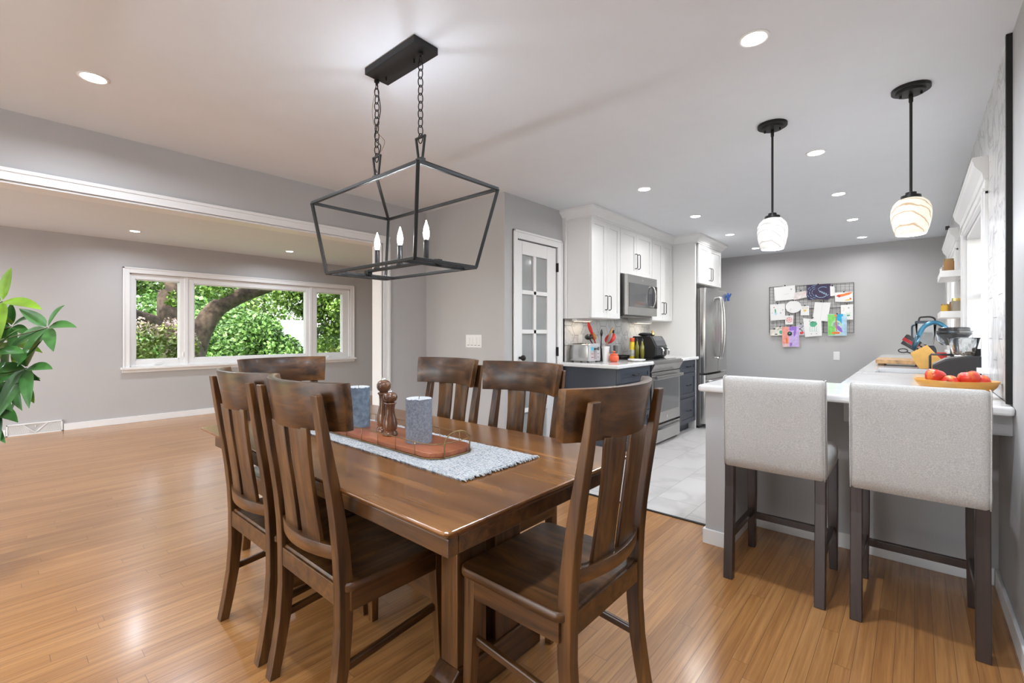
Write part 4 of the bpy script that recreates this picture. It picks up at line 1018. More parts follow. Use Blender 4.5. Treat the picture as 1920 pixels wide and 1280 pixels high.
# L-shaped slab with sink cut-out made of abutting rectangles in one mesh outline
z0, z1 = .875, .913
outer = [(-.935, 2.685), (XR-.001, 2.685), (XR-.001, 3.33), (-.325, 3.33), (-.935, 3.33)]
def ringslab(m, rects):
    for (a, b, c, d) in rects: m.box(a, b, c, d, z0, z1)
ringslab(m, [])
P1 = rrect(-.935, XR-.001, 2.685, 3.315, .02, 4)
m.prism(P1, 2, z0, z1); 
pen = m.build('countertop', QUARTZ, bevel=.012, seg=3); tag(pen, 'white quartz peninsula countertop behind the stools', 'countertop')
m = MB(); ringslab(m, [(-.325, sink[0], 3.3155, YB-.001), (sink[1], XR-.009, 3.3155, YB-.001), (sink[0], sink[1], 3.3155, sink[2]), (sink[0], sink[1], sink[3], YB-.001)])
o_ = m.build('countertop', QUARTZ); tag(o_, 'long white quartz countertop along the right wall with the sink', 'countertop')
t = thing('sink', 'rectangular undermount steel sink in the right counter', 'sink', ((sink[0]+sink[1])/2, (sink[2]+sink[3])/2, .87))
hx, hy = (sink[1]-sink[0])/2, (sink[3]-sink[2])/2
m = MB().box(-hx-.01, -hx, -hy-.01, hy+.01, -.2, .004).box(hx, hx+.01, -hy-.01, hy+.01, -.2, .004).box(-hx, hx, -hy-.01, -hy, -.2, .004).box(-hx, hx, hy, hy+.01, -.2, .004).box(-hx-.01, hx+.01, -hy-.01, hy+.01, -.21, -.2)
m.build('basin', plain('sink_steel', (.45, .5, .55), .3, metal=.8), t)
MB().lathe([(.04, -.1995), (.03, -.198)], n=20).build('drain', CHROME, t)
def rbase(lab, y0, y1, cut=None):
    t = thing('base_cabinet', lab, 'cabinet', (0, (y0+y1)/2, 0), group='cabinets under the right counter')
    h = (y1-y0)/2; top = .66 if cut else .874
    B_ = MB()
    if cut: B_.box(-.27, -.25, -h+.001, h-.001, .1, .874).box(-.25, XR-.009, -h+.001, -h+.02, .1, .874).box(-.25, XR-.009, h-.02, h-.001, .1, .874).box(-.25, XR-.009, -h+.02, h-.02, .1, .12)
    else: B_.box(-.27, XR-.009, -h+.001, h-.001, .1, top)
    B_.box(-.21, XR-.009, -h+.004, h-.004, 0, .1).build('cabinet_body', NAVY, t)
    for a, b in ((-h, 0), (0, h)):
        m = MB().box(-.292, -.272, a+.003, b-.003, .11, .868); d = m.build('door', NAVY, t, bevel=.002)
        MB().tube([(-.292, b-.05, .70), (-.32, b-.05, .70), (-.32, b-.05, .83), (-.292, b-.05, .83)], .0045, 6).build('handle', BLACKM, d, smooth='full')
for (a, b, c, lab) in ((3.32, 4.36, None, 'navy cabinet next to the peninsula under the right counter'), (4.36, 5.08, 1, 'navy sink cabinet under the right counter'), (5.08, 6.5, None, 'navy cabinet past the sink under the right counter'), (6.5, YB-.002, None, 'navy cabinet at the end wall under the right counter')): rbase(lab, a, b, c)
QZ = .9135
# faucet
t = thing('faucet', 'tall gooseneck kitchen faucet with bluish steel finish', 'faucet', (.215, 4.72, QZ))
BLUESTEEL = plain('blue_tinted_steel', (.05, .17, .26), .3, metal=.7)
MB().lathe([(.028, 0), (.028, .008), (.020, .012), (.019, .07)], n=20).build('faucet_base', BLUESTEEL, t, smooth=True)
MB().tube(smooth_pts([(0, 0, .06), (0, 0, .22), (-.03, 0, .32), (-.09, 0, .372), (-.155, 0, .345), (-.19, 0, .27)]), .0155, 12).build('spout', BLUESTEEL, t, smooth='full')
MB().tube([(-.19, 0, .275), (-.205, 0, .22), (-.218, 0, .17)], [.017, .019, .017], 12).build('spray_head', plain('dark_blue_steel', (.06, .12, .16), .3, metal=.7), t, smooth='full')
MB().tube([(0, -.02, .05), (.02, -.06, .085)], .006, 8).build('lever', BLUESTEEL, t, smooth='full')
# cutting board
t = thing('cutting_board', 'thick butcher block cutting board with feet beside the sink', 'cutting board', (-.095, 5.58, QZ))
MB().prism(rrect(-.17, .17, -.26, .26, .02, 4), 2, .018, .052).build('board', BUTCH, t, bevel=.004)
for x in (-.13, .13):
    for y in (-.22, .22): MB().box(x-.022, x+.022, y-.02, y+.02, 0, .018).build('foot', plain('board_foot', (.2, .12, .05), .5), t)
# knife block
t = thing('knife_block', 'light bamboo knife block leaning with black and red handled knives', 'knife block', (.09, 5.13, QZ))
prf = [(-.055, 0), (.10, 0), (.12, .02), (-.01, .195), (-.115, .125), (-.075, .03)]
MB().loft([[(x, y, z) for x, z in prf] for y in (-.055, .055)]).build('block', BAMBOO, t, bevel=.004)
for y in (-.03, 0, .03):
    MB().box(-.08, -.012, y-.0015, y+.0015, .148, .197).build('knife_slot', HOLE, t)
kdir = Vector((-.70, 0, .52)).normalized(); KS = []
def knife(lab, y, off_, ln, m_, r=.013):
    n_ = Vector((.555, 0, .83)).normalized(); b0 = Vector((.09-.0625, 5.13+y, QZ+.160))+n_*off_
    t = thing('kitchen_knife', lab, 'knife', b0-kdir*.02, group='knives in the block')
    MB().bar(kdir*.0, kdir*(.02+.012), .012, .018).build('bolster', CHROME, t)
    m = MB().loft([[tuple(kdir*d+Vector((0, sy*r*.6, 0))*k+n_*sn*r*k) for sy, sn in ((-1, -1), (1, -1), (1, 1), (-1, 1))] for d, k in ((.03, .9), (.06, 1.05), (.03+ln*.6, .95), (.03+ln, 1.15))])
    m.build('knife_handle', m_, t, bevel=.003)
REDK = plain('dark_red_handle', (.32, .01, .015), .3)
kn = [(-.03, .04, .12, BLACKP, 'black handled knife, top front of the block'), (.0, .045, .11, BLACKP, 'black handled knife, top middle of the block'), (.03, .04, .12, BLACKP, 'black handled knife, top back of the block'),
 (-.03, .012, .12, REDK, 'dark red handled knife, front of the block'), (.005, .012, .115, REDK, 'dark red handled knife, middle of the block'),
 (-.03, -.018, .11, BLACKP, 'black handled knife, lower front of the block'), (0, -.018, .105, BLACKP, 'black handled knife, lower middle of the block'), (.03, -.018, .11, BLACKP, 'black handled knife, lower back of the block')]
for y, o1, ln, m_, lab in kn: knife(lab, y, o1, ln, m_)
t = thing('kitchen_scissors', 'black handled scissors in the lowest slot of the knife block', 'scissors', (.0, 5.10, QZ+.115))
MB().tube([(-.02+.03*math.cos(a)-.05, -.02, .02+.016*math.sin(a)+.01) for a in [2*PI*k/14 for k in range(14)]], .005, 6, closed=True).tube([(-.045, -.02, .02), (.0, -.015, .0)], .006, 6).build('scissor_handle', BLACKP, t, smooth='full')
# blender
t = thing('blender', 'large clear blender jug with dark lid and handle at the far counter end', 'blender', (.10, 7.10, QZ))
MB().loft([rr_ for rr_ in ([[(p[0], p[1], z) for p in rrect(-w, w, -w, w, .02, 3)] for z, w in ((0, .10), (.03, .10), (.12, .085), (.15, .07))])]).build('motor_base', plain('blender_base', (.025, .028, .035), .3), t, smooth=True)
MB().loft([[(p[0], p[1], z) for p in rrect(-w, w, -w, w, .025, 3)] for z, w in ((.15, .065), (.20, .075), (.40, .092), (.40, .089), (.2, .072), (.16, .06))], cap=False).build('jug', CLEAR, t, smooth='full')
MB().loft([[(p[0], p[1], z) for p in rrect(-w, w, -w, w, .025, 3)] for z, w in ((.398, .095), (.425, .093), (.43, .08))]).build('lid', plain('slate_lid', (.035, .05, .07), .35), t, smooth=True)
MB().tube(smooth_pts([(-.06, 0, .43), (-.05, 0, .468), (-.02, 0, .475), (.04, 0, .475), (.075, 0, .455), (.08, 0, .42)]), .009, 8).build('lid_handle', BLACKP, t, smooth='full')
MB().tube(smooth_pts([(-.09, 0, .385), (-.115, 0, .37), (-.118, 0, .3), (-.112, 0, .22), (-.08, 0, .2)]), .010, 8).build('jug_handle', plain('slate_handle', (.04, .07, .11), .35), t, smooth='full')
# red canister
tag(MB().lathe([(.035, 0), (.036, .10), (.033, .105), (.033, .125), (.03, .128)], n=24).build('canister', RED, smooth=True), 'small red canister behind the coffee maker', 'canister').location = (.175, 5.35, QZ)
# coffee maker: black cone dripper with clear cover
t = thing('coffee_dripper', 'black cone coffee dripper on a slim stand with clear cover', 'coffee maker', (.195, 4.12, QZ))
MB().lathe([(.052, 0), (.052, .012), (.02, .018), (.016, .20)], n=24).build('stand', BLACKP, t, smooth=True)
MB().lathe([(.016, .195), (.022, .21), (.075, .278), (.084, .285), (.084, .30), (.080, .30), (.07, .28), (.015, .21)], n=32, cap=False).build('cone', plain('graphite', (.035, .034, .033), .4), t, smooth=True)
MB().lathe([(.090, .302), (.090, .306), (.076, .308), (.076, .325), (.070, .33)], n=32).build('lid', BLACKP, t, smooth=True)
MB().lathe([(.088, .302), (.086, .245), (.060, .215), (.058, .215), (.084, .245), (.086, .302)], n=32, cap=False).build('clear_cover', CLEAR, t, smooth='full')
MB().box(-.05, -.018, -.012, .012, .09, .12).build('switch_block', BLACKP, t, bevel=.003)
# grinder with slanted base and clear hopper of beans
t = thing('coffee_grinder', 'black wedge shaped coffee grinder with clear bean hopper', 'coffee grinder', (.175, 3.62, QZ))
prf = [(-.095, 0), (.095, 0), (.100, .02), (.100, .170), (.04, .166), (-.04, .148), (-.095, .112)]
MB().loft([[(x, y, z) for x, z in prf] for y in (-.07, .07)]).build('grinder_body', BLACKP, t, bevel=.008, seg=3)
MB().loft([[(x, y, z) for x, z in ((.04, .1665), (-.04, .149), (-.094, .1135), (-.094, .1155), (-.04, .151), (.04, .1685))] for y in (-.066, .066)]).build('top_plate', STEEL, t)
MB().lathe([(.045, .165), (.066, .262), (.069, .264), (.069, .268), (.064, .268), (.043, .168)], (.035, 0, 0), 28, cap=False).build('hopper', CLEAR, t, smooth='full')
m = MB(); rb = random.Random(4)
for k in range(70):
    a = rb.uniform(0, 2*PI); r = .042*math.sqrt(rb.random()); m.ball((.035+r*math.cos(a), r*math.sin(a), .172+rb.uniform(0, .018)), (.006, .005, .004), 6, 4)
b_ = m.build('coffee_beans', plain('pale_beans', (.30, .24, .19), .6, noise=.4, nscale=40), t, smooth='full'); b_['kind'] = 'stuff'
MB().tube([(-.09, 0, .0), (-.105, 0, .02), (-.105, 0, .16), (-.10, 0, .17), (.0, 0, .17)], .006, 8).build('catch_bracket', BLACKP, t, smooth='full')
t = thing('power_plug', 'black plug and cord from the marble wall outlet', 'plug', (.283, 3.66, 1.10))
MB().box(-.035, .004, -.015, .015, -.02, .02).build('plug_body', BLACKP, t, bevel=.006)
MB().tube(smooth_pts([(-.025, 0, -.015), (-.03, 0, -.07), (-.005, -.01, -.13), (-.012, .0, -.178), (-.05, .03, -.180)]), .0035, 8).build('cord', BLACKP, t, smooth='full')
# fruit bowl
t = thing('fruit_bowl', 'long honey coloured wooden fruit bowl on the peninsula', 'bowl', (.145, 2.98, QZ))
m = MB(); n = 40
def el(rx, ry, z): return [(rx*math.cos(2*PI*k/n), ry*math.sin(2*PI*k/n), z+.004*abs(math.cos(2*PI*k/n))) for k in range(n)]
m.loft([el(.095, .05, 0), el(.105, .06, .01), el(.135, .088, .045), el(.147, .10, .073), el(.142, .096, .074), el(.128, .082, .047), el(.095, .052, .014), el(.01, .006, .012)])
m.build('bowl_body', plain('honey_wood', (.50, .23, .03), .4, noise=.12, nscale=14, coat=.3), t, smooth='full')
AP, an, al, ab = mat('apple_skin'); tc = an.new('ShaderNodeTexCoord'); tn = an.new('ShaderNodeTexNoise'); tn.inputs['Scale'].default_value = 14; tn.inputs['Detail'].default_value = 4
mp = an.new('ShaderNodeMapping'); mp.inputs['Scale'].default_value = (2, 2, .6); al.new(tc.outputs['Object'], mp.inputs[0]); al.new(mp.outputs[0], tn.inputs['Vector']); rp = an.new('ShaderNodeValToRGB')
rp.color_ramp.elements[0].position = .52; rp.color_ramp.elements[1].position = .80; rp.color_ramp.elements[0].color = (.62, .035, .02, 1); rp.color_ramp.elements[1].color = (.80, .42, .07, 1)
al.new(tn.outputs['Fac'], rp.inputs[0]); al.new(rp.outputs[0], ab.inputs['Base Color']); ab.inputs['Roughness'].default_value = .3; ab.inputs['Coat Weight'].default_value = .4
def apple(lab, x, y, z, r, tilt=0):
    t = thing('apple', lab, 'apple', (x, y, z), group='apples in the bowl'); t.rotation_euler = (tilt, tilt*.6, x*20)
    pr = [(.004, -.78), (.3, -.86), (.55, -.78), (.82, -.45), (.98, -.02), (.97, .3), (.82, .62), (.55, .78), (.3, .78), (.12, .68), (.01, .58)]
    MB().lathe([(a*r, b*r) for a, b in pr], n=28).build('apple_body', AP, t, smooth='full')
    MB().tube([(0, 0, r*.56), (.003, 0, r*.98)], .0016, 6).build('apple_stem', plain('stem', (.12, .07, .03), .8), t)
apple('plain red apple at the left end of the bowl', .075, 2.975, QZ+.088, .040, .3)
apple('red apple lying low between the two larger ones', .127, 2.955, QZ+.062, .036, -1.2)
apple('red and yellow apple, large, right in the bowl with stem up', .190, 2.965, QZ+.085, .040, .15)
apple('apple at the right end of the bowl, half sunk', .232, 2.99, QZ+.070, .034, .6)
apple('yellowish apple behind the right large one', .205, 3.03, QZ+.084, .034, .9)
# shelves between the windows
def shelf(z, lab):
    t = thing('wall_shelf', lab, 'shelf', (XR-.009, 5.43, z), group='floating shelves')
    MB().box(-.135, 0, -.285, .285, 0, .052).build('shelf_board', W_TRIM, t, bevel=.003)
shelf(1.662, 'upper white floating shelf between the kitchen windows'); shelf(1.332, 'lower white floating shelf between the kitchen windows')
def jar(x, y, z, h, r, mt, lab, lid=GREYJ):
    t = thing('jar', lab, 'jar', (x, y, z), group='jars on the shelves')
    MB().loft([[(p[0], p[1], zz) for p in rrect(-r, r, -r, r, r*.35, 3)] for zz in (0, h*.8)]).build('jar_body', mt, t, smooth=True)
    MB().loft([[(p[0], p[1], zz) for p in rrect(-r*.9, r*.9, -r*.9, r*.9, r*.35, 3)] for zz in (h*.8, h)]).build('jar_lid', lid, t, smooth=True)
AMB = plain('amber_spice', (.33, .17, .06), .3); MUST = plain('mustard_spice', (.62, .36, .02), .35); GRN = plain('grey_grain', (.33, .29, .23), .5)
jar(.215, 5.22, 1.7145, .10, .032, AMB, 'brown spice jar at the near end of the upper shelf', BRASS)
jar(.200, 5.36, 1.7145, .065, .020, GRN, 'small pale jar in the middle of the upper shelf', CHROME)
jar(.190, 5.52, 1.7145, .065, .020, WHITEP, 'small white jar toward the far end of the upper shelf', CHROME)
jar(.260, 5.22, 1.3845, .105, .030, GRN, 'grey grain jar at the near end of the lower shelf', GOLD)
jar(.225, 5.37, 1.3845, .085, .018, AMB, 'thin amber jar in the middle of the lower shelf', CHROME)
jar(.180, 5.26, 1.3845, .105, .0, MUST, '', BRASS) if False else None
jar(.188, 5.20, 1.3845, .06, .022, MUST, 'mustard yellow tin at the shelf edge, lower shelf', BRASS)
tag(box_obj('security_camera', (.215, .245, 5.80, 5.83, 2.1505, 2.185), BLACKP, bevel=.004), 'tiny black camera on top of the farther window cornice', 'camera')
# leaf clusters of the plant: x, y, z, leaf length, leaf count, turn, young, droop toward room
PLANT_CLUSTERS = [(-3.326, 0.220, 1.235, 0.135, 6, 0.3, 0, 0.6), (-3.611, 0.104, 1.242, 0.11, 7, 0.8, 0, 0.5), (-3.334, 0.147, 1.033, 0.155, 7, 0.2, 0, 0.8), (-3.573, 0.071, 1.372, 0.17, 5, 0.2, 1, 0.5), (-3.646, 0.008, 1.274, 0.16, 6, 0.5, 1, 0.6), (-3.379, 0.041, 1.115, 0.17, 7, 0.1, 0, 0.7), (-3.488, 0.079, 0.969, 0.17, 7, 0.5, 0, 0.8), (-3.484, 0.016, 0.900, 0.17, 7, 0.9, 0, 0.8), (-3.671, 0.118, 1.147, 0.12, 6, 0.1, 1, 0.5), (-3.444, 0.051, 0.807, 0.15, 6, 0.4, 0, 0.9), (-3.524, -0.019, 0.740, 0.17, 7, 0.4, 0, 0.9), (-3.518, 0.145, 0.926, 0.1, 5, 2.2, 1, 0.8), (-3.750, -0.083, 1.385, 0.17, 7, 0.4, 0, 0.6), (-3.624, -0.106, 1.059, 0.17, 7, 0.4, 0, 0.6), (-3.714, -0.185, 1.219, 0.17, 7, 0.4, 0, 0.6), (-4.018, -0.051, 1.190, 0.16, 7, 0.2, 0, 0.6), (-3.734, -0.135, 0.839, 0.16, 7, 0.2, 0, 0.8)]
# ================================================================== DRAWINGS ON THE WIRE GRID
t = thing('wire_grid', 'black wire grid panel on the end wall holding drawings', 'wire grid', (-1.165, 8.043, 1.56))
gx0, gx1, gz0, gz1 = -1.695, -.638, 1.209, 1.913
m = MB(); r = .0011
n = int((gx1-gx0)/.05)
for k in range(n+1):
    x = gx0+(gx1-gx0)*k/n+1.165; m.box(x-r, x+r, -r, r, gz0-1.56, gz1-1.56)
for k in range(15):
    z = gz0+(gz1-gz0)*k/14-1.56; m.box(gx0+1.165, gx1+1.165, -r, r, z-r, z+r)
m.build('wire_mesh', BLACKM, t)
m = MB(); q = .0028
for x in (gx0, -1.350, -.993, gx1): m.box(x+1.165-q, x+1.165+q, -.004, .002, gz0-1.56, gz1-1.56)
for z in (gz0, 1.565, gz1): m.box(gx0+1.165, gx1+1.165, -.004, .002, z-1.56-q, z-1.56+q)
m.box(-.3, -.29, 0, .015, .3, .31).box(.3, .31, 0, .015, .3, .31).box(-.3, -.29, 0, .015, -.31, -.3)
m.build('grid_border', BLACKM, t)
def ink(c, r=.7): return plain('ink_%02x%02x%02x' % tuple(int(v*255) for v in c), c, r, noise=.15, nscale=25)
I_navy = ink((.035, .04, .12)); I_blue = ink((.25, .42, .65)); I_or = ink((.80, .22, .06)); I_red = ink((.60, .06, .06)); I_grn = ink((.10, .42, .25)); I_lg = ink((.22, .62, .15)); I_cy = ink((.03, .38, .62)); I_lb = ink((.40, .60, .75)); I_pk = ink((.80, .33, .28)); I_pu = ink((.30, .16, .58)); I_lp = ink((.55, .42, .72)); I_yl = ink((.75, .50, .10)); I_gy = ink((.35, .35, .4)); I_bk = ink((.03, .035, .03)); I_cr = ink((.76, .72, .64))
PP = [0]
def paper(lab, poly, marks, base=PAPER, cat='drawing'):
    """sheet of paper: poly in wall (x,z); marks = (material, list of polygons) lying on it"""
    PP[0] += 1; yb = 8.036-.0012*PP[0]
    cx = sum(p[0] for p in poly)/len(poly); cz = sum(p[1] for p in poly)/len(poly)
    t = thing('child_drawing', lab, cat, (cx, yb, cz), group='children drawings on the wire grid')
    m = MB(); m.prism([(p[0]-cx, p[1]-cz) for p in poly], 1, -.0004, .0004); m.build('paper_sheet', base, t)
    byname = {}
    for k, (mt, pol) in enumerate(marks):
        mm = byname.setdefault(mt.name, (mt, MB()))[1]
        yy = -.0006-.0001*k
        mm.add([(p[0]-cx, yy, p[1]-cz) for p in pol], [tuple(range(len(pol)))])
    for nm, (mt, mm) in byname.items(): mm.build('painted_mark', mt, t, fixn=False)
    zt = max(p[1] for p in poly); MB().box(-.007, .007, -.006, .004, zt-cz-.004, zt-cz+.012).build('clip', BLACKM, t)
def blob(cx, cz, rx, rz, n=14, j=.15, seed=1, rot=0):
    rd = random.Random(seed); out = []
    for k in range(n):
        a = 2*PI*k/n; q = 1+rd.uniform(-j, j); x, z = rx*q*math.cos(a), rz*q*math.sin(a)
        out.append((cx+x*math.cos(rot)-z*math.sin(rot), cz+x*math.sin(rot)+z*math.cos(rot)))
    return out
def stroke(pts, w):
    L = []; R = []
    for i, p in enumerate(pts):
        a = pts[max(i-1, 0)]; b = pts[min(i+1, len(pts)-1)]; dx, dz = b[0]-a[0], b[1]-a[1]; l = math.hypot(dx, dz) or 1
        L.append((p[0]-dz/l*w/2, p[1]+dx/l*w/2)); R.append((p[0]+dz/l*w/2, p[1]-dx/l*w/2))
    return L+R[::-1]
def arcs(cx, cz, rx, rz, a0, a1, w=.006, n=9): return stroke([(cx+rx*math.cos(math.radians(a0+(a1-a0)*k/n)), cz+rz*math.sin(math.radians(a0+(a1-a0)*k/n))) for k in range(n+1)], w)
def rect(x0, x1, z0, z1): return [(x0, z0), (x1, z0), (x1, z1), (x0, z1)]
paper('big blank white sheet at the top left of the grid', [(-1.631, 1.903), (-1.35, 1.923), (-1.337, 1.712), (-1.617, 1.694)], [(I_gy, blob(-1.40, 1.865, .010, .010)), (ink((.6, .6, .6)), stroke([(-1.50, 1.79), (-1.43, 1.80)], .006))])
paper('pale pink tinted sheet between the blank one and the navy one', [(-1.357, 1.81), (-1.19, 1.831), (-1.185, 1.735), (-1.37, 1.698)], [(ink((.75, .60, .58)), blob(-1.23, 1.79, .03, .02))], ink((.72, .66, .64)))
mk = []
for i, rr_ in enumerate((.11, .085, .06)):
    for sgm in ((100, 130), (135, 160), (165, 190), (195, 220), (225, 250)): mk.append((I_blue, arcs(-1.06, 1.80, rr_*1.25, rr_, sgm[0]+i*8, sgm[1]+i*8-4, .006)))
for i in range(5): mk.append((I_lb, stroke([(-1.05+.022*i, 1.83-.012*i), (-1.035+.022*i, 1.80-.015*i), (-1.02+.022*i, 1.81-.012*i)], .006)))
mk.append((I_blue, arcs(-1.0, 1.83, .06, .045, 40, 170, .006))); mk.append((I_lb, arcs(-1.02, 1.775, .07, .055, 190, 330, .006)))
paper('navy drawing with blue curved dashes at the top of the grid', [(-1.203, 1.913), (-.908, 1.91), (-.898, 1.72), (-.95, 1.685), (-1.06, 1.70), (-1.184, 1.69), (-1.205, 1.76)], mk, ink((.055, .04, .085)))
paper('narrow white strip of paper right of the navy drawing', [(-.915, 1.879), (-.861, 1.875), (-.855, 1.739), (-.91, 1.735)], [])
paper('white sheet with orange and red scribbled creature at the upper right', [(-.855, 1.782), (-.649, 1.784), (-.647, 1.648), (-.75, 1.643), (-.855, 1.653)], [(I_or, blob(-.76, 1.742, .072, .022, 16, .3, 4, .2)), (I_red, blob(-.81, 1.728, .02, .014, 10, .3, 5)), (I_or, blob(-.70, 1.765, .035, .014, 10, .3, 2, .1)), (I_yl, blob(-.70, 1.672, .045, .010, 10, .3, 7, .1)), (I_red, blob(-.675, 1.688, .012, .012, 8, .2, 3))])
paper('white sheet with small green figure and dots at the left edge', [(-1.686, 1.643), (-1.482, 1.65), (-1.479, 1.407), (-1.679, 1.395)], [(I_grn, stroke([(-1.613, 1.57), (-1.608, 1.50)], .018)), (I_lb, blob(-1.606, 1.50, .018, .018)), (I_pk, blob(-1.63, 1.595, .009, .011)), (I_gy, blob(-1.51, 1.555, .006, .009)), (I_gy, blob(-1.54, 1.51, .009, .009)), (I_gy, blob(-1.655, 1.51, .006, .006))])
paper('rounded white paper plate shape near the grid centre', blob(-1.371, 1.597, .104, .093, 20, .0), [(I_gy, arcs(-1.405, 1.555, .01, .016, 0, 300, .003))])
paper('small white card with a yellow animal face', [(-1.276, 1.604), (-1.169, 1.608), (-1.169, 1.464), (-1.276, 1.467)], [(I_yl, blob(-1.222, 1.535, .020, .017, 10, .2)), (I_yl, arcs(-1.222, 1.555, .026, .018, 20, 160, .005)), (I_gy, arcs(-1.24, 1.575, .016, .01, 60, 240, .003)), (I_gy, arcs(-1.20, 1.575, .016, .01, -60, 120, .003))])
mk = [(I_red, arcs(-1.425, 1.402, .037, .040, 0, 360, .006, 24)), (I_red, blob(-1.425, 1.402, .008, .009))]
for k in range(6): mk.append((I_red, blob(-1.425+.022*math.cos(k*PI/3+.3), 1.402+.023*math.sin(k*PI/3+.3), .007, .008)))
paper('small white card with a red dotted circle design', [(-1.479, 1.467), (-1.37, 1.472), (-1.374, 1.334), (-1.479, 1.333)], mk)
paper('creased blank white sheet right of the grid centre', [(-1.097, 1.656), (-1.0, 1.645), (-.905, 1.641), (-.944, 1.368), (-1.05, 1.385), (-1.128, 1.393)], [(ink((.62, .62, .63)), stroke([(-1.0, 1.645), (-1.03, 1.385)], .003))])  # grey stroke paints the shade along the fold, no ink there
paper('white sheet with pastel lines at the right edge', [(-.787, 1.6), (-.644, 1.609), (-.644, 1.391), (-.785, 1.394)], [(I_gy, blob(-.695, 1.558, .008, .010)), (I_yl, arcs(-.78, 1.54, .03, .03, -60, 60, .004)), (I_lg, arcs(-.70, 1.50, .03, .022, 200, 340, .004)), (I_grn, blob(-.70, 1.452, .026, .012, 10, .3, 3, .1))])
paper('white card with a bold red and grey sketch behind the pink painting', [(-1.337, 1.329), (-1.23, 1.335), (-1.23, 1.172), (-1.299, 1.171)], [(I_gy, stroke([(-1.33, 1.28), (-1.24, 1.32)], .012)), (I_bk, stroke([(-1.30, 1.25), (-1.24, 1.31)], .008)), (I_red, blob(-1.262, 1.205, .028, .022, 10, .2)), (I_bk, stroke([(-1.32, 1.29), (-1.27, 1.25), (-1.25, 1.23)], .01))], ink((.55, .54, .58)))
paper('white card with a small dark leaf at the bottom left', [(-1.683, 1.255), (-1.569, 1.262), (-1.563, 1.163), (-1.679, 1.162)], [(I_bk, blob(-1.60, 1.185, .020, .008)), (I_gy, arcs(-1.66, 1.20, .008, .015, 0, 300, .003))], I_cr)
paper('white card with a dark green curved shape at the bottom left', [(-1.61, 1.29), (-1.50, 1.293), (-1.50, 1.171), (-1.569, 1.17)], [(I_grn, blob(-1.535, 1.215, .022, .03, 12, .15)), (I_bk, arcs(-1.545, 1.25, .035, .02, 30, 170, .006))], I_cr)
mk = [(I_grn, blob(-1.117, 1.335, .045, .042, 18, .12, 6)), (I_bk, stroke([(-1.17, 1.375), (-1.14, 1.36), (-1.08, 1.37)], .006))]
for x in (-1.155, -1.13, -1.10, -1.075): mk.append((I_grn, stroke([(x, 1.30), (x-.004, 1.23), (x+.012, 1.225)], .004)))
mk += [(I_gy, blob(-1.14, 1.19, .008, .006)), (I_gy, blob(-1.075, 1.195, .008, .006)), (I_bk, arcs(-1.155, 1.385, .012, .01, 0, 180, .003))]
paper('white sheet with a green long legged creature at the bottom centre', [(-1.245, 1.425), (-1.017, 1.391), (-1.008, 1.165), (-1.219, 1.145)], mk)
mk = [(I_lg, rect(-.938, -.85, 1.175, 1.47)), (I_cy, rect(-.835, -.76, 1.33, 1.474)), (I_lb, rect(-.775, -.72, 1.17, 1.44)), (ink((.45, .65, .45)), arcs(-.838, 1.30, .055, .075, 0, 180, .022, 14)), (I_gy, blob(-.84, 1.32, .03, .045)), (ink((.45, .18, .08)), stroke([(-.842, 1.46), (-.84, 1.35), (-.835, 1.23)], .012)), (I_pu, blob(-.80, 1.26, .022, .05, 10, .2, 5, .5)), (I_or, blob(-.845, 1.205, .055, .018, 12, .1)), (I_or, stroke([(-.85, 1.47), (-.84, 1.44)], .025))]
paper('bright painting in green and blue with an orange base at the bottom right', [(-.941, 1.476), (-.715, 1.473), (-.717, 1.166), (-.938, 1.163)], mk, ink((.55, .68, .70)))
mk = [(I_pk, rect(-1.518, -1.425, 1.04, 1.295)), (I_or, blob(-1.455, 1.09, .014, .05)), (I_lp, rect(-1.425, -1.295, .997, 1.30)), (I_pu, rect(-1.42, -1.33, 1.24, 1.30)), (I_pu, blob(-1.35, 1.20, .018, .05, 10, .3)), (I_pu, blob(-1.40, 1.03, .016, .03, 10, .2)), (I_bk, blob(-1.417, 1.193, .032, .033, 18, .03)), (I_grn, blob(-1.417, 1.20, .015, .010, 9, .3))]
paper('pink and purple painting hanging lowest with a dark round badge', [(-1.522, 1.293), (-1.301, 1.306), (-1.288, .999), (-1.511, .99)], mk, ink((.72, .50, .50)))
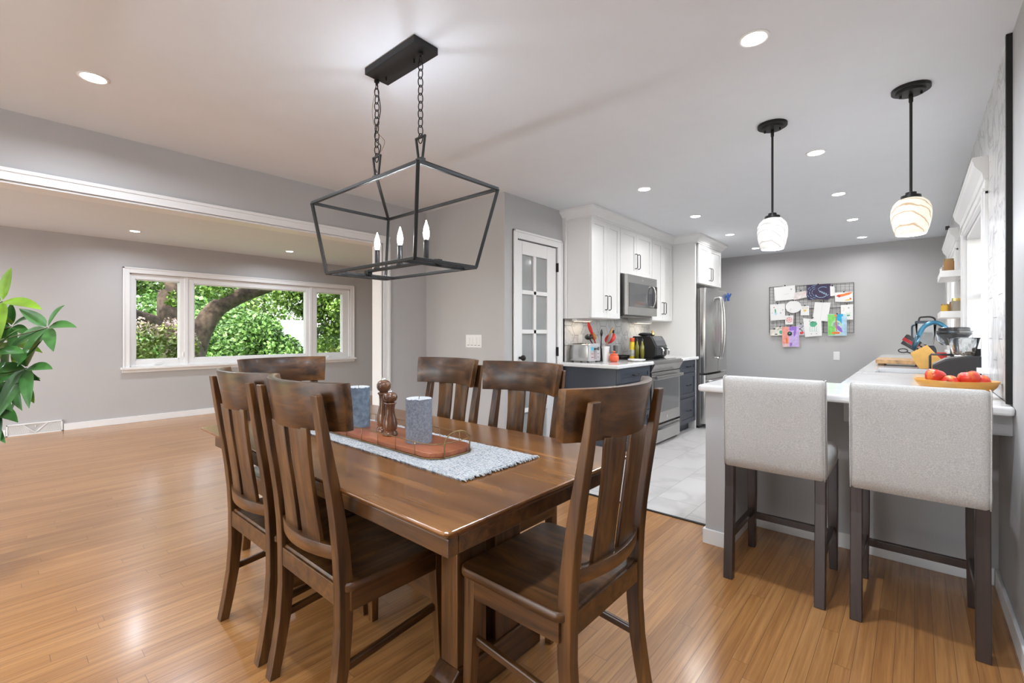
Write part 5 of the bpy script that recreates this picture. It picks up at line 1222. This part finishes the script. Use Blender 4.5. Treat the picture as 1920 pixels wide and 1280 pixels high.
# ================================================================== POTTED MONEY TREE
t = thing('potted_plant', 'tall money tree with broad palmate leaves at the left edge', 'potted plant', (-3.50, -.30, 0))
P0 = Vector((-3.50, -.30, 0))
MB().lathe([(.13, 0), (.16, .02), (.18, .30), (.19, .32), (.175, .32), (.165, .28)], n=32).build('plant_pot', plain('white_ceramic', (.7, .69, .67), .3), t, smooth=True)
MB().lathe([(.166, .285), (.10, .292), (.01, .295)], n=24).build('soil', plain('potting_soil', (.05, .035, .025), .95), t)
m = MB()
for k in range(3):
    m.tube([(.022*math.cos(2*PI*k/3+z*7), .022*math.sin(2*PI*k/3+z*7), z) for z in [.28+.07*i for i in range(10)]], [.02-.0007*i for i in range(10)], 8)
m.build('braided_trunk', PSTEM, t, smooth='full')
def leaflet(m, base, direc, L, W, droop, up, mi=0, roll=0.):
    d = Vector(direc).normalized(); side = d.cross(Vector((0, 0, 1)))
    if side.length < .05: side = Vector((1, 0, 0))
    side.normalize(); side = Matrix.Rotation(roll, 3, d) @ side; nrm = side.cross(d).normalized(); n = 8; rows_ = []
    for i in range(n+1):
        s = i/n; w = W*(math.sin(PI*min(1, s**.72))**.85)*.5+.001
        dr = droop*s*s; c = Vector(base)+d*(L*s)+Vector((0, 0, -dr*L))
        rows_.append([c-side*w+nrm*(w*.22), c-side*w*.5+nrm*w*.05, c, c+side*w*.5+nrm*w*.05, c+side*w+nrm*(w*.22)])
    vs = [p for r_ in rows_ for p in r_]; fs = []
    for i in range(n):
        for j in range(4): a = i*5+j; fs.append((a, a+1, a+6, a+5))
    m.add(vs, fs, mi)
def lateral(u, v, dep):
    return None
# leaf clusters: (centre in world, radius of leaves, count, tilt direction)
c_, s_ = math.cos(math.radians(41.05)), math.sin(math.radians(41.05))
CL = PLANT_CLUSTERS
st = MB()
rp_ = random.Random(11)
for i, (cx, cy, cz, L, nl, a0, mi, fw) in enumerate(CL):
    base_ = Vector((cx, cy, cz))-P0; root = Vector((rp_.uniform(-.02, .02), rp_.uniform(-.02, .02), min(.93, max(.55, cz-.35))))
    mid = (root+base_)/2+Vector((0, 0, .06)); st.tube(smooth_pts([root, mid, base_], 5), .0035, 6)
    m = MB()
    out = (base_-Vector((0, 0, base_.z))); out = out.normalized() if out.length > .02 else Vector((1, 0, 0))
    for k in range(nl):
        a = a0+2*PI*k/nl+rp_.uniform(-.15, .15)
        # leaves lie around the stalk end, tilted toward the room side
        e1 = Vector((.72, .62, 0)); e2 = Vector((-.25, .30, .92))
        d = e1*math.cos(a)+e2*math.sin(a)*.85+Vector((.35, -.35, -.12))*fw
        leaflet(m, base_+d.normalized()*.008, d, 1.42*L*rp_.uniform(.8, 1.12), L*.40, rp_.uniform(.1, .45), 0, 0, rp_.uniform(.45, 1.1)*(1 if math.cos(a) > 0 else -1))
    o_ = m.build('leaf_cluster', PLEAF2 if mi else PLEAF, t, smooth='full', fixn=False)
st.build('leaf_stalks', PSTEM, t, smooth='full')
# ================================================================== OUTSIDE
def foliage(name, lab, cat, centres, nleaf, size, mt, seed, trunk=None, group=None, loc=None, flat=1.):
    rd = random.Random(seed); base_ = Vector(loc)
    t = thing(name, lab, cat, base_, group=group)
    vs = []; fs = []
    tot = sum(c[3]**2 for c in centres)
    for (x, y, z, r) in centres:
        k_ = int(nleaf*r*r/tot)
        for _ in range(k_):
            while True:
                p = Vector((rd.uniform(-1, 1), rd.uniform(-1, 1), rd.uniform(-1, 1)))
                if .25 < p.length < 1: break
            p = p*(p.length**-.35); c = Vector((x+p.x*r, y+p.y*r, z+p.z*r*flat))-base_
            d = Vector((rd.gauss(0, 1), rd.gauss(0, 1), rd.gauss(-.3, .7))).normalized(); e = d.cross(Vector((rd.gauss(0, 1), rd.gauss(0, 1), rd.gauss(0, 1)))).normalized(); s = size*rd.uniform(.6, 1.25); w = e*s*.38; g = d.cross(e)*s*.10
            a = len(vs); vs += [c-d*s*.5, c+w+g, c+d*s*.5, c-w+g]; fs += [(a, a+1, a+2), (a, a+2, a+3)]
    me = bpy.data.meshes.new('crown'); me.from_pydata([tuple(v) for v in vs], [], fs); me.materials.append(mt); me.update()
    o = bpy.data.objects.new('leaves', me); COL.objects.link(o); o.parent = t
    if trunk:
        m = MB()
        for pts, rs in trunk: m.tube([tuple(Vector(p)-base_) for p in pts], rs, 12)
        m.build('trunk', BARK, t, smooth='full')
    return t
GZ = -.70
# big tree close to the house
t = thing('tree', 'big old tree with a forked dark trunk just outside the window', 'tree', (-12, 2.95, GZ)); b0 = Vector((-12, 2.95, GZ))
def sp(pts): return [tuple(Vector(p)-b0) for p in pts]
m = MB()
m.tube(smooth_pts(sp([(-12, 2.93, GZ), (-12, 2.92, .2), (-12, 2.90, .8), (-12, 2.83, 1.25)])), [.50-.010*i for i in range(19)], 16)
m.tube(smooth_pts(sp([(-12, 2.86, .8), (-12.0, 2.74, 1.35), (-12.05, 2.68, 1.8), (-12.1, 2.72, 2.6), (-12.2, 2.8, 4.5), (-12.2, 2.9, 7)])), [.33-.006*i for i in range(31)], 16)
m.tube(smooth_pts(sp([(-12, 2.75, .95), (-12, 2.42, 1.36), (-11.9, 1.95, 1.56), (-11.8, 1.2, 1.95), (-11.7, .2, 2.3), (-11.6, -1.2, 3.0)])), [.20-.0038*i for i in range(31)], 14)
m.tube(smooth_pts(sp([(-12, 3.05, .7), (-12, 3.22, 1.25), (-11.95, 3.50, 1.75), (-11.9, 4.0, 2.08), (-11.85, 4.6, 2.34), (-11.7, 5.4, 2.66), (-11.5, 7.0, 3.3)])), [.25-.0042*i for i in range(37)], 14)
m.tube(smooth_pts(sp([(-11.8, 4.2, 2.2), (-11.5, 4.9, 2.2), (-11.2, 5.6, 1.95), (-11.0, 6.0, 1.5)])), [.045-.0022*i for i in range(19)], 8)
m.tube(smooth_pts(sp([(-11.8, 5.0, 2.45), (-11.4, 5.6, 2.3), (-11.0, 6.3, 1.9)])), [.035-.002*i for i in range(13)], 8)
m.build('trunk', BARK, t, smooth='full')
def leaves_only(parent, base_, centres, nleaf, size, mt, seed, name='leaves'):
    q = foliage(name, None, None, centres, nleaf, size, mt, seed, loc=base_)
    for ch_ in list(q.children): ch_.parent = parent; ch_.name = name
    bpy.data.objects.remove(q)
leaves_only(t, b0, [(-11.2, 1.6, 2.15, .45), (-11.0, 2.0, 2.45, .5), (-11.4, 1.2, 1.95, .4), (-10.6, 2.45, 1.85, .18), (-11.3, 3.3, 2.35, .42), (-11.3, 3.9, 2.6, .4), (-11.2, 4.9, 2.55, .5), (-10.9, 5.4, 2.25, .5), (-11.0, 5.9, 1.9, .45), (-10.6, 6.2, 2.2, .5), (-10.9, 6.7, 1.9, .55), (-10.4, 6.6, 1.3, .35), (-11.2, 6.9, 2.4, .6), (-10.2, 5.5, 1.75, .25), (-10.6, 5.9, 1.35, .25), (-11.0, 5.75, 1.55, .42), (-11.3, 5.8, 1.1, .35), (-10.8, 6.3, 1.6, .4), (-10.9, 5.5, 2.0, .4), (-10.9, 4.6, 2.1, .3), (-11.2, 5.05, 1.95, .35), (-11.1, 5.3, 1.75, .3)], 13500, .10, LEAF1, 5)
leaves_only(t, b0, [(-12.5, 1, 3.8, 1.6), (-12.5, 3.5, 4.2, 1.8), (-12, 6.5, 4.2, 1.8), (-11.5, 8.5, 3.2, 1.6), (-12.5, -1.5, 4.2, 1.6)], 5000, .16, LEAF3, 6)
foliage('shrub', 'pale pink flowering shrub seen through the left window pane', 'shrub', [(-9.7, 1.75, 1.05, .36), (-9.6, 1.95, .75, .4), (-9.8, 2.15, 1.15, .22), (-9.7, 2.35, .95, .25), (-9.6, 1.6, .5, .45)], 1500, .085, LEAF4, 8, trunk=[([(-9.7, 1.8, GZ), (-9.7, 1.75, .6), (-9.7, 1.7, 1.2)], [.02, .012, .006]), ([(-9.7, 2.0, GZ), (-9.7, 2.15, .6), (-9.7, 2.3, 1.2)], [.02, .012, .006])], loc=(-9.7, 1.9, GZ))
sh = [o for o in bpy.data.objects if o.get('label', '').startswith('pale pink flowering')][0]
leaves_only(sh, (-9.7, 1.9, GZ), [(-9.6, 1.72, 1.33, .13), (-9.6, 1.86, 1.24, .12), (-9.6, 2.3, 1.22, .12), (-9.6, 2.42, 1.12, .10), (-9.6, 2.12, 1.38, .10)], 420, .05, PINKF, 9, 'blossom')
BU = 'bright bushes behind the big tree'
foliage('bush', 'bright green bush filling the left half of the middle pane', 'bush', [(-17.5, 5.2, .9, 1.2), (-18, 4.2, .4, 1.0), (-18, 6.3, .3, 1.3)], 8000, .15, LEAF2, 12, loc=(-18, 5, GZ), group=BU)
foliage('bush', 'bright green bush in the middle of the window, lower', 'bush', [(-17, 6.9, .3, .9), (-17.5, 8.1, -.6, .95), (-17.2, 6.4, 1.2, .7)], 7000, .15, LEAF2, 13, loc=(-17.5, 7.5, GZ), group=BU)
foliage('bush', 'yellow green bush low behind the right pane', 'bush', [(-14, 7.6, -.3, .6), (-14, 8.2, .1, .7), (-14, 7.5, .5, .35)], 4500, .13, LEAF4, 14, loc=(-14, 7.9, GZ), group=BU)
foliage('bush', 'light green bush behind the flowering shrub', 'bush', [(-17, 2.4, .2, 1.3), (-17, .8, .4, 1.3)], 4500, .14, LEAF2, 15, loc=(-17, 1.6, GZ), group=BU)
TG = 'trees in the background'
for i, (x, y, h, mt, lab) in enumerate(((-15.5, 9.35, 1.9, LEAF1, 'leafy young tree right behind the right window pane'), (-43, 3.0, 8.5, LEAF2, 'tall distant tree left of centre behind everything'), (-44, 15.0, 9.0, LEAF2, 'tall distant tree right of centre behind everything'), (-38, -13.0, 7, LEAF1, 'tall distant tree at the far left edge'),(-24, 1.0, 3.5, LEAF2, 'distant green tree left, seen above the forked limb'), (-26, 6.0, 4.2, LEAF2, 'distant green tree in the middle of the window'), (-25, 19.5, 4.0, LEAF1, 'distant green tree at the right of the window'), (-33, 11.0, 5.2, LEAF1, 'distant green tree behind the neighbour house'), (-22, -5.0, 4.2, LEAF1, 'distant green tree far left of the window'), (-34, 24, 5, LEAF2, 'distant tree far right behind the right pane'))):
    foliage('tree', lab, 'tree', [(x, y, h*.45, h*.5), (x+.6, y-1.2, h*.3, h*.45), (x+.4, y+1.4, h*.35, h*.45), (x, y, h*.95, h*.45)], 5200, .26, mt, 20+i, trunk=[([(x, y, GZ), (x, y, h*.4)], [.25, .15])], loc=(x, y, GZ), group=TG)
# neighbour house
t = thing('house', 'neighbour house with a pale sunlit roof behind the bushes', 'house', (-24, 13.2, GZ))
MB().box(-3, 3, -4.4, .9, 0, 1.25).build('house_wall', plain('brown_siding', (.20, .15, .11), .8), t)
MB().loft([[(3.7, y, 1.15), (3.7, y, 1.30), (0, y, 2.55), (-3.7, y, 1.30), (-3.7, y, 1.15)] for y in (-4.9, 1.4)]).build('house_roof', plain('pale_roof', (.16, .148, .145), .8), t)
MB().box(3.0, 3.03, -1.9, -1.2, .35, 1.0).build('house_window', plain('cream_trim', (.6, .55, .38), .6), t)
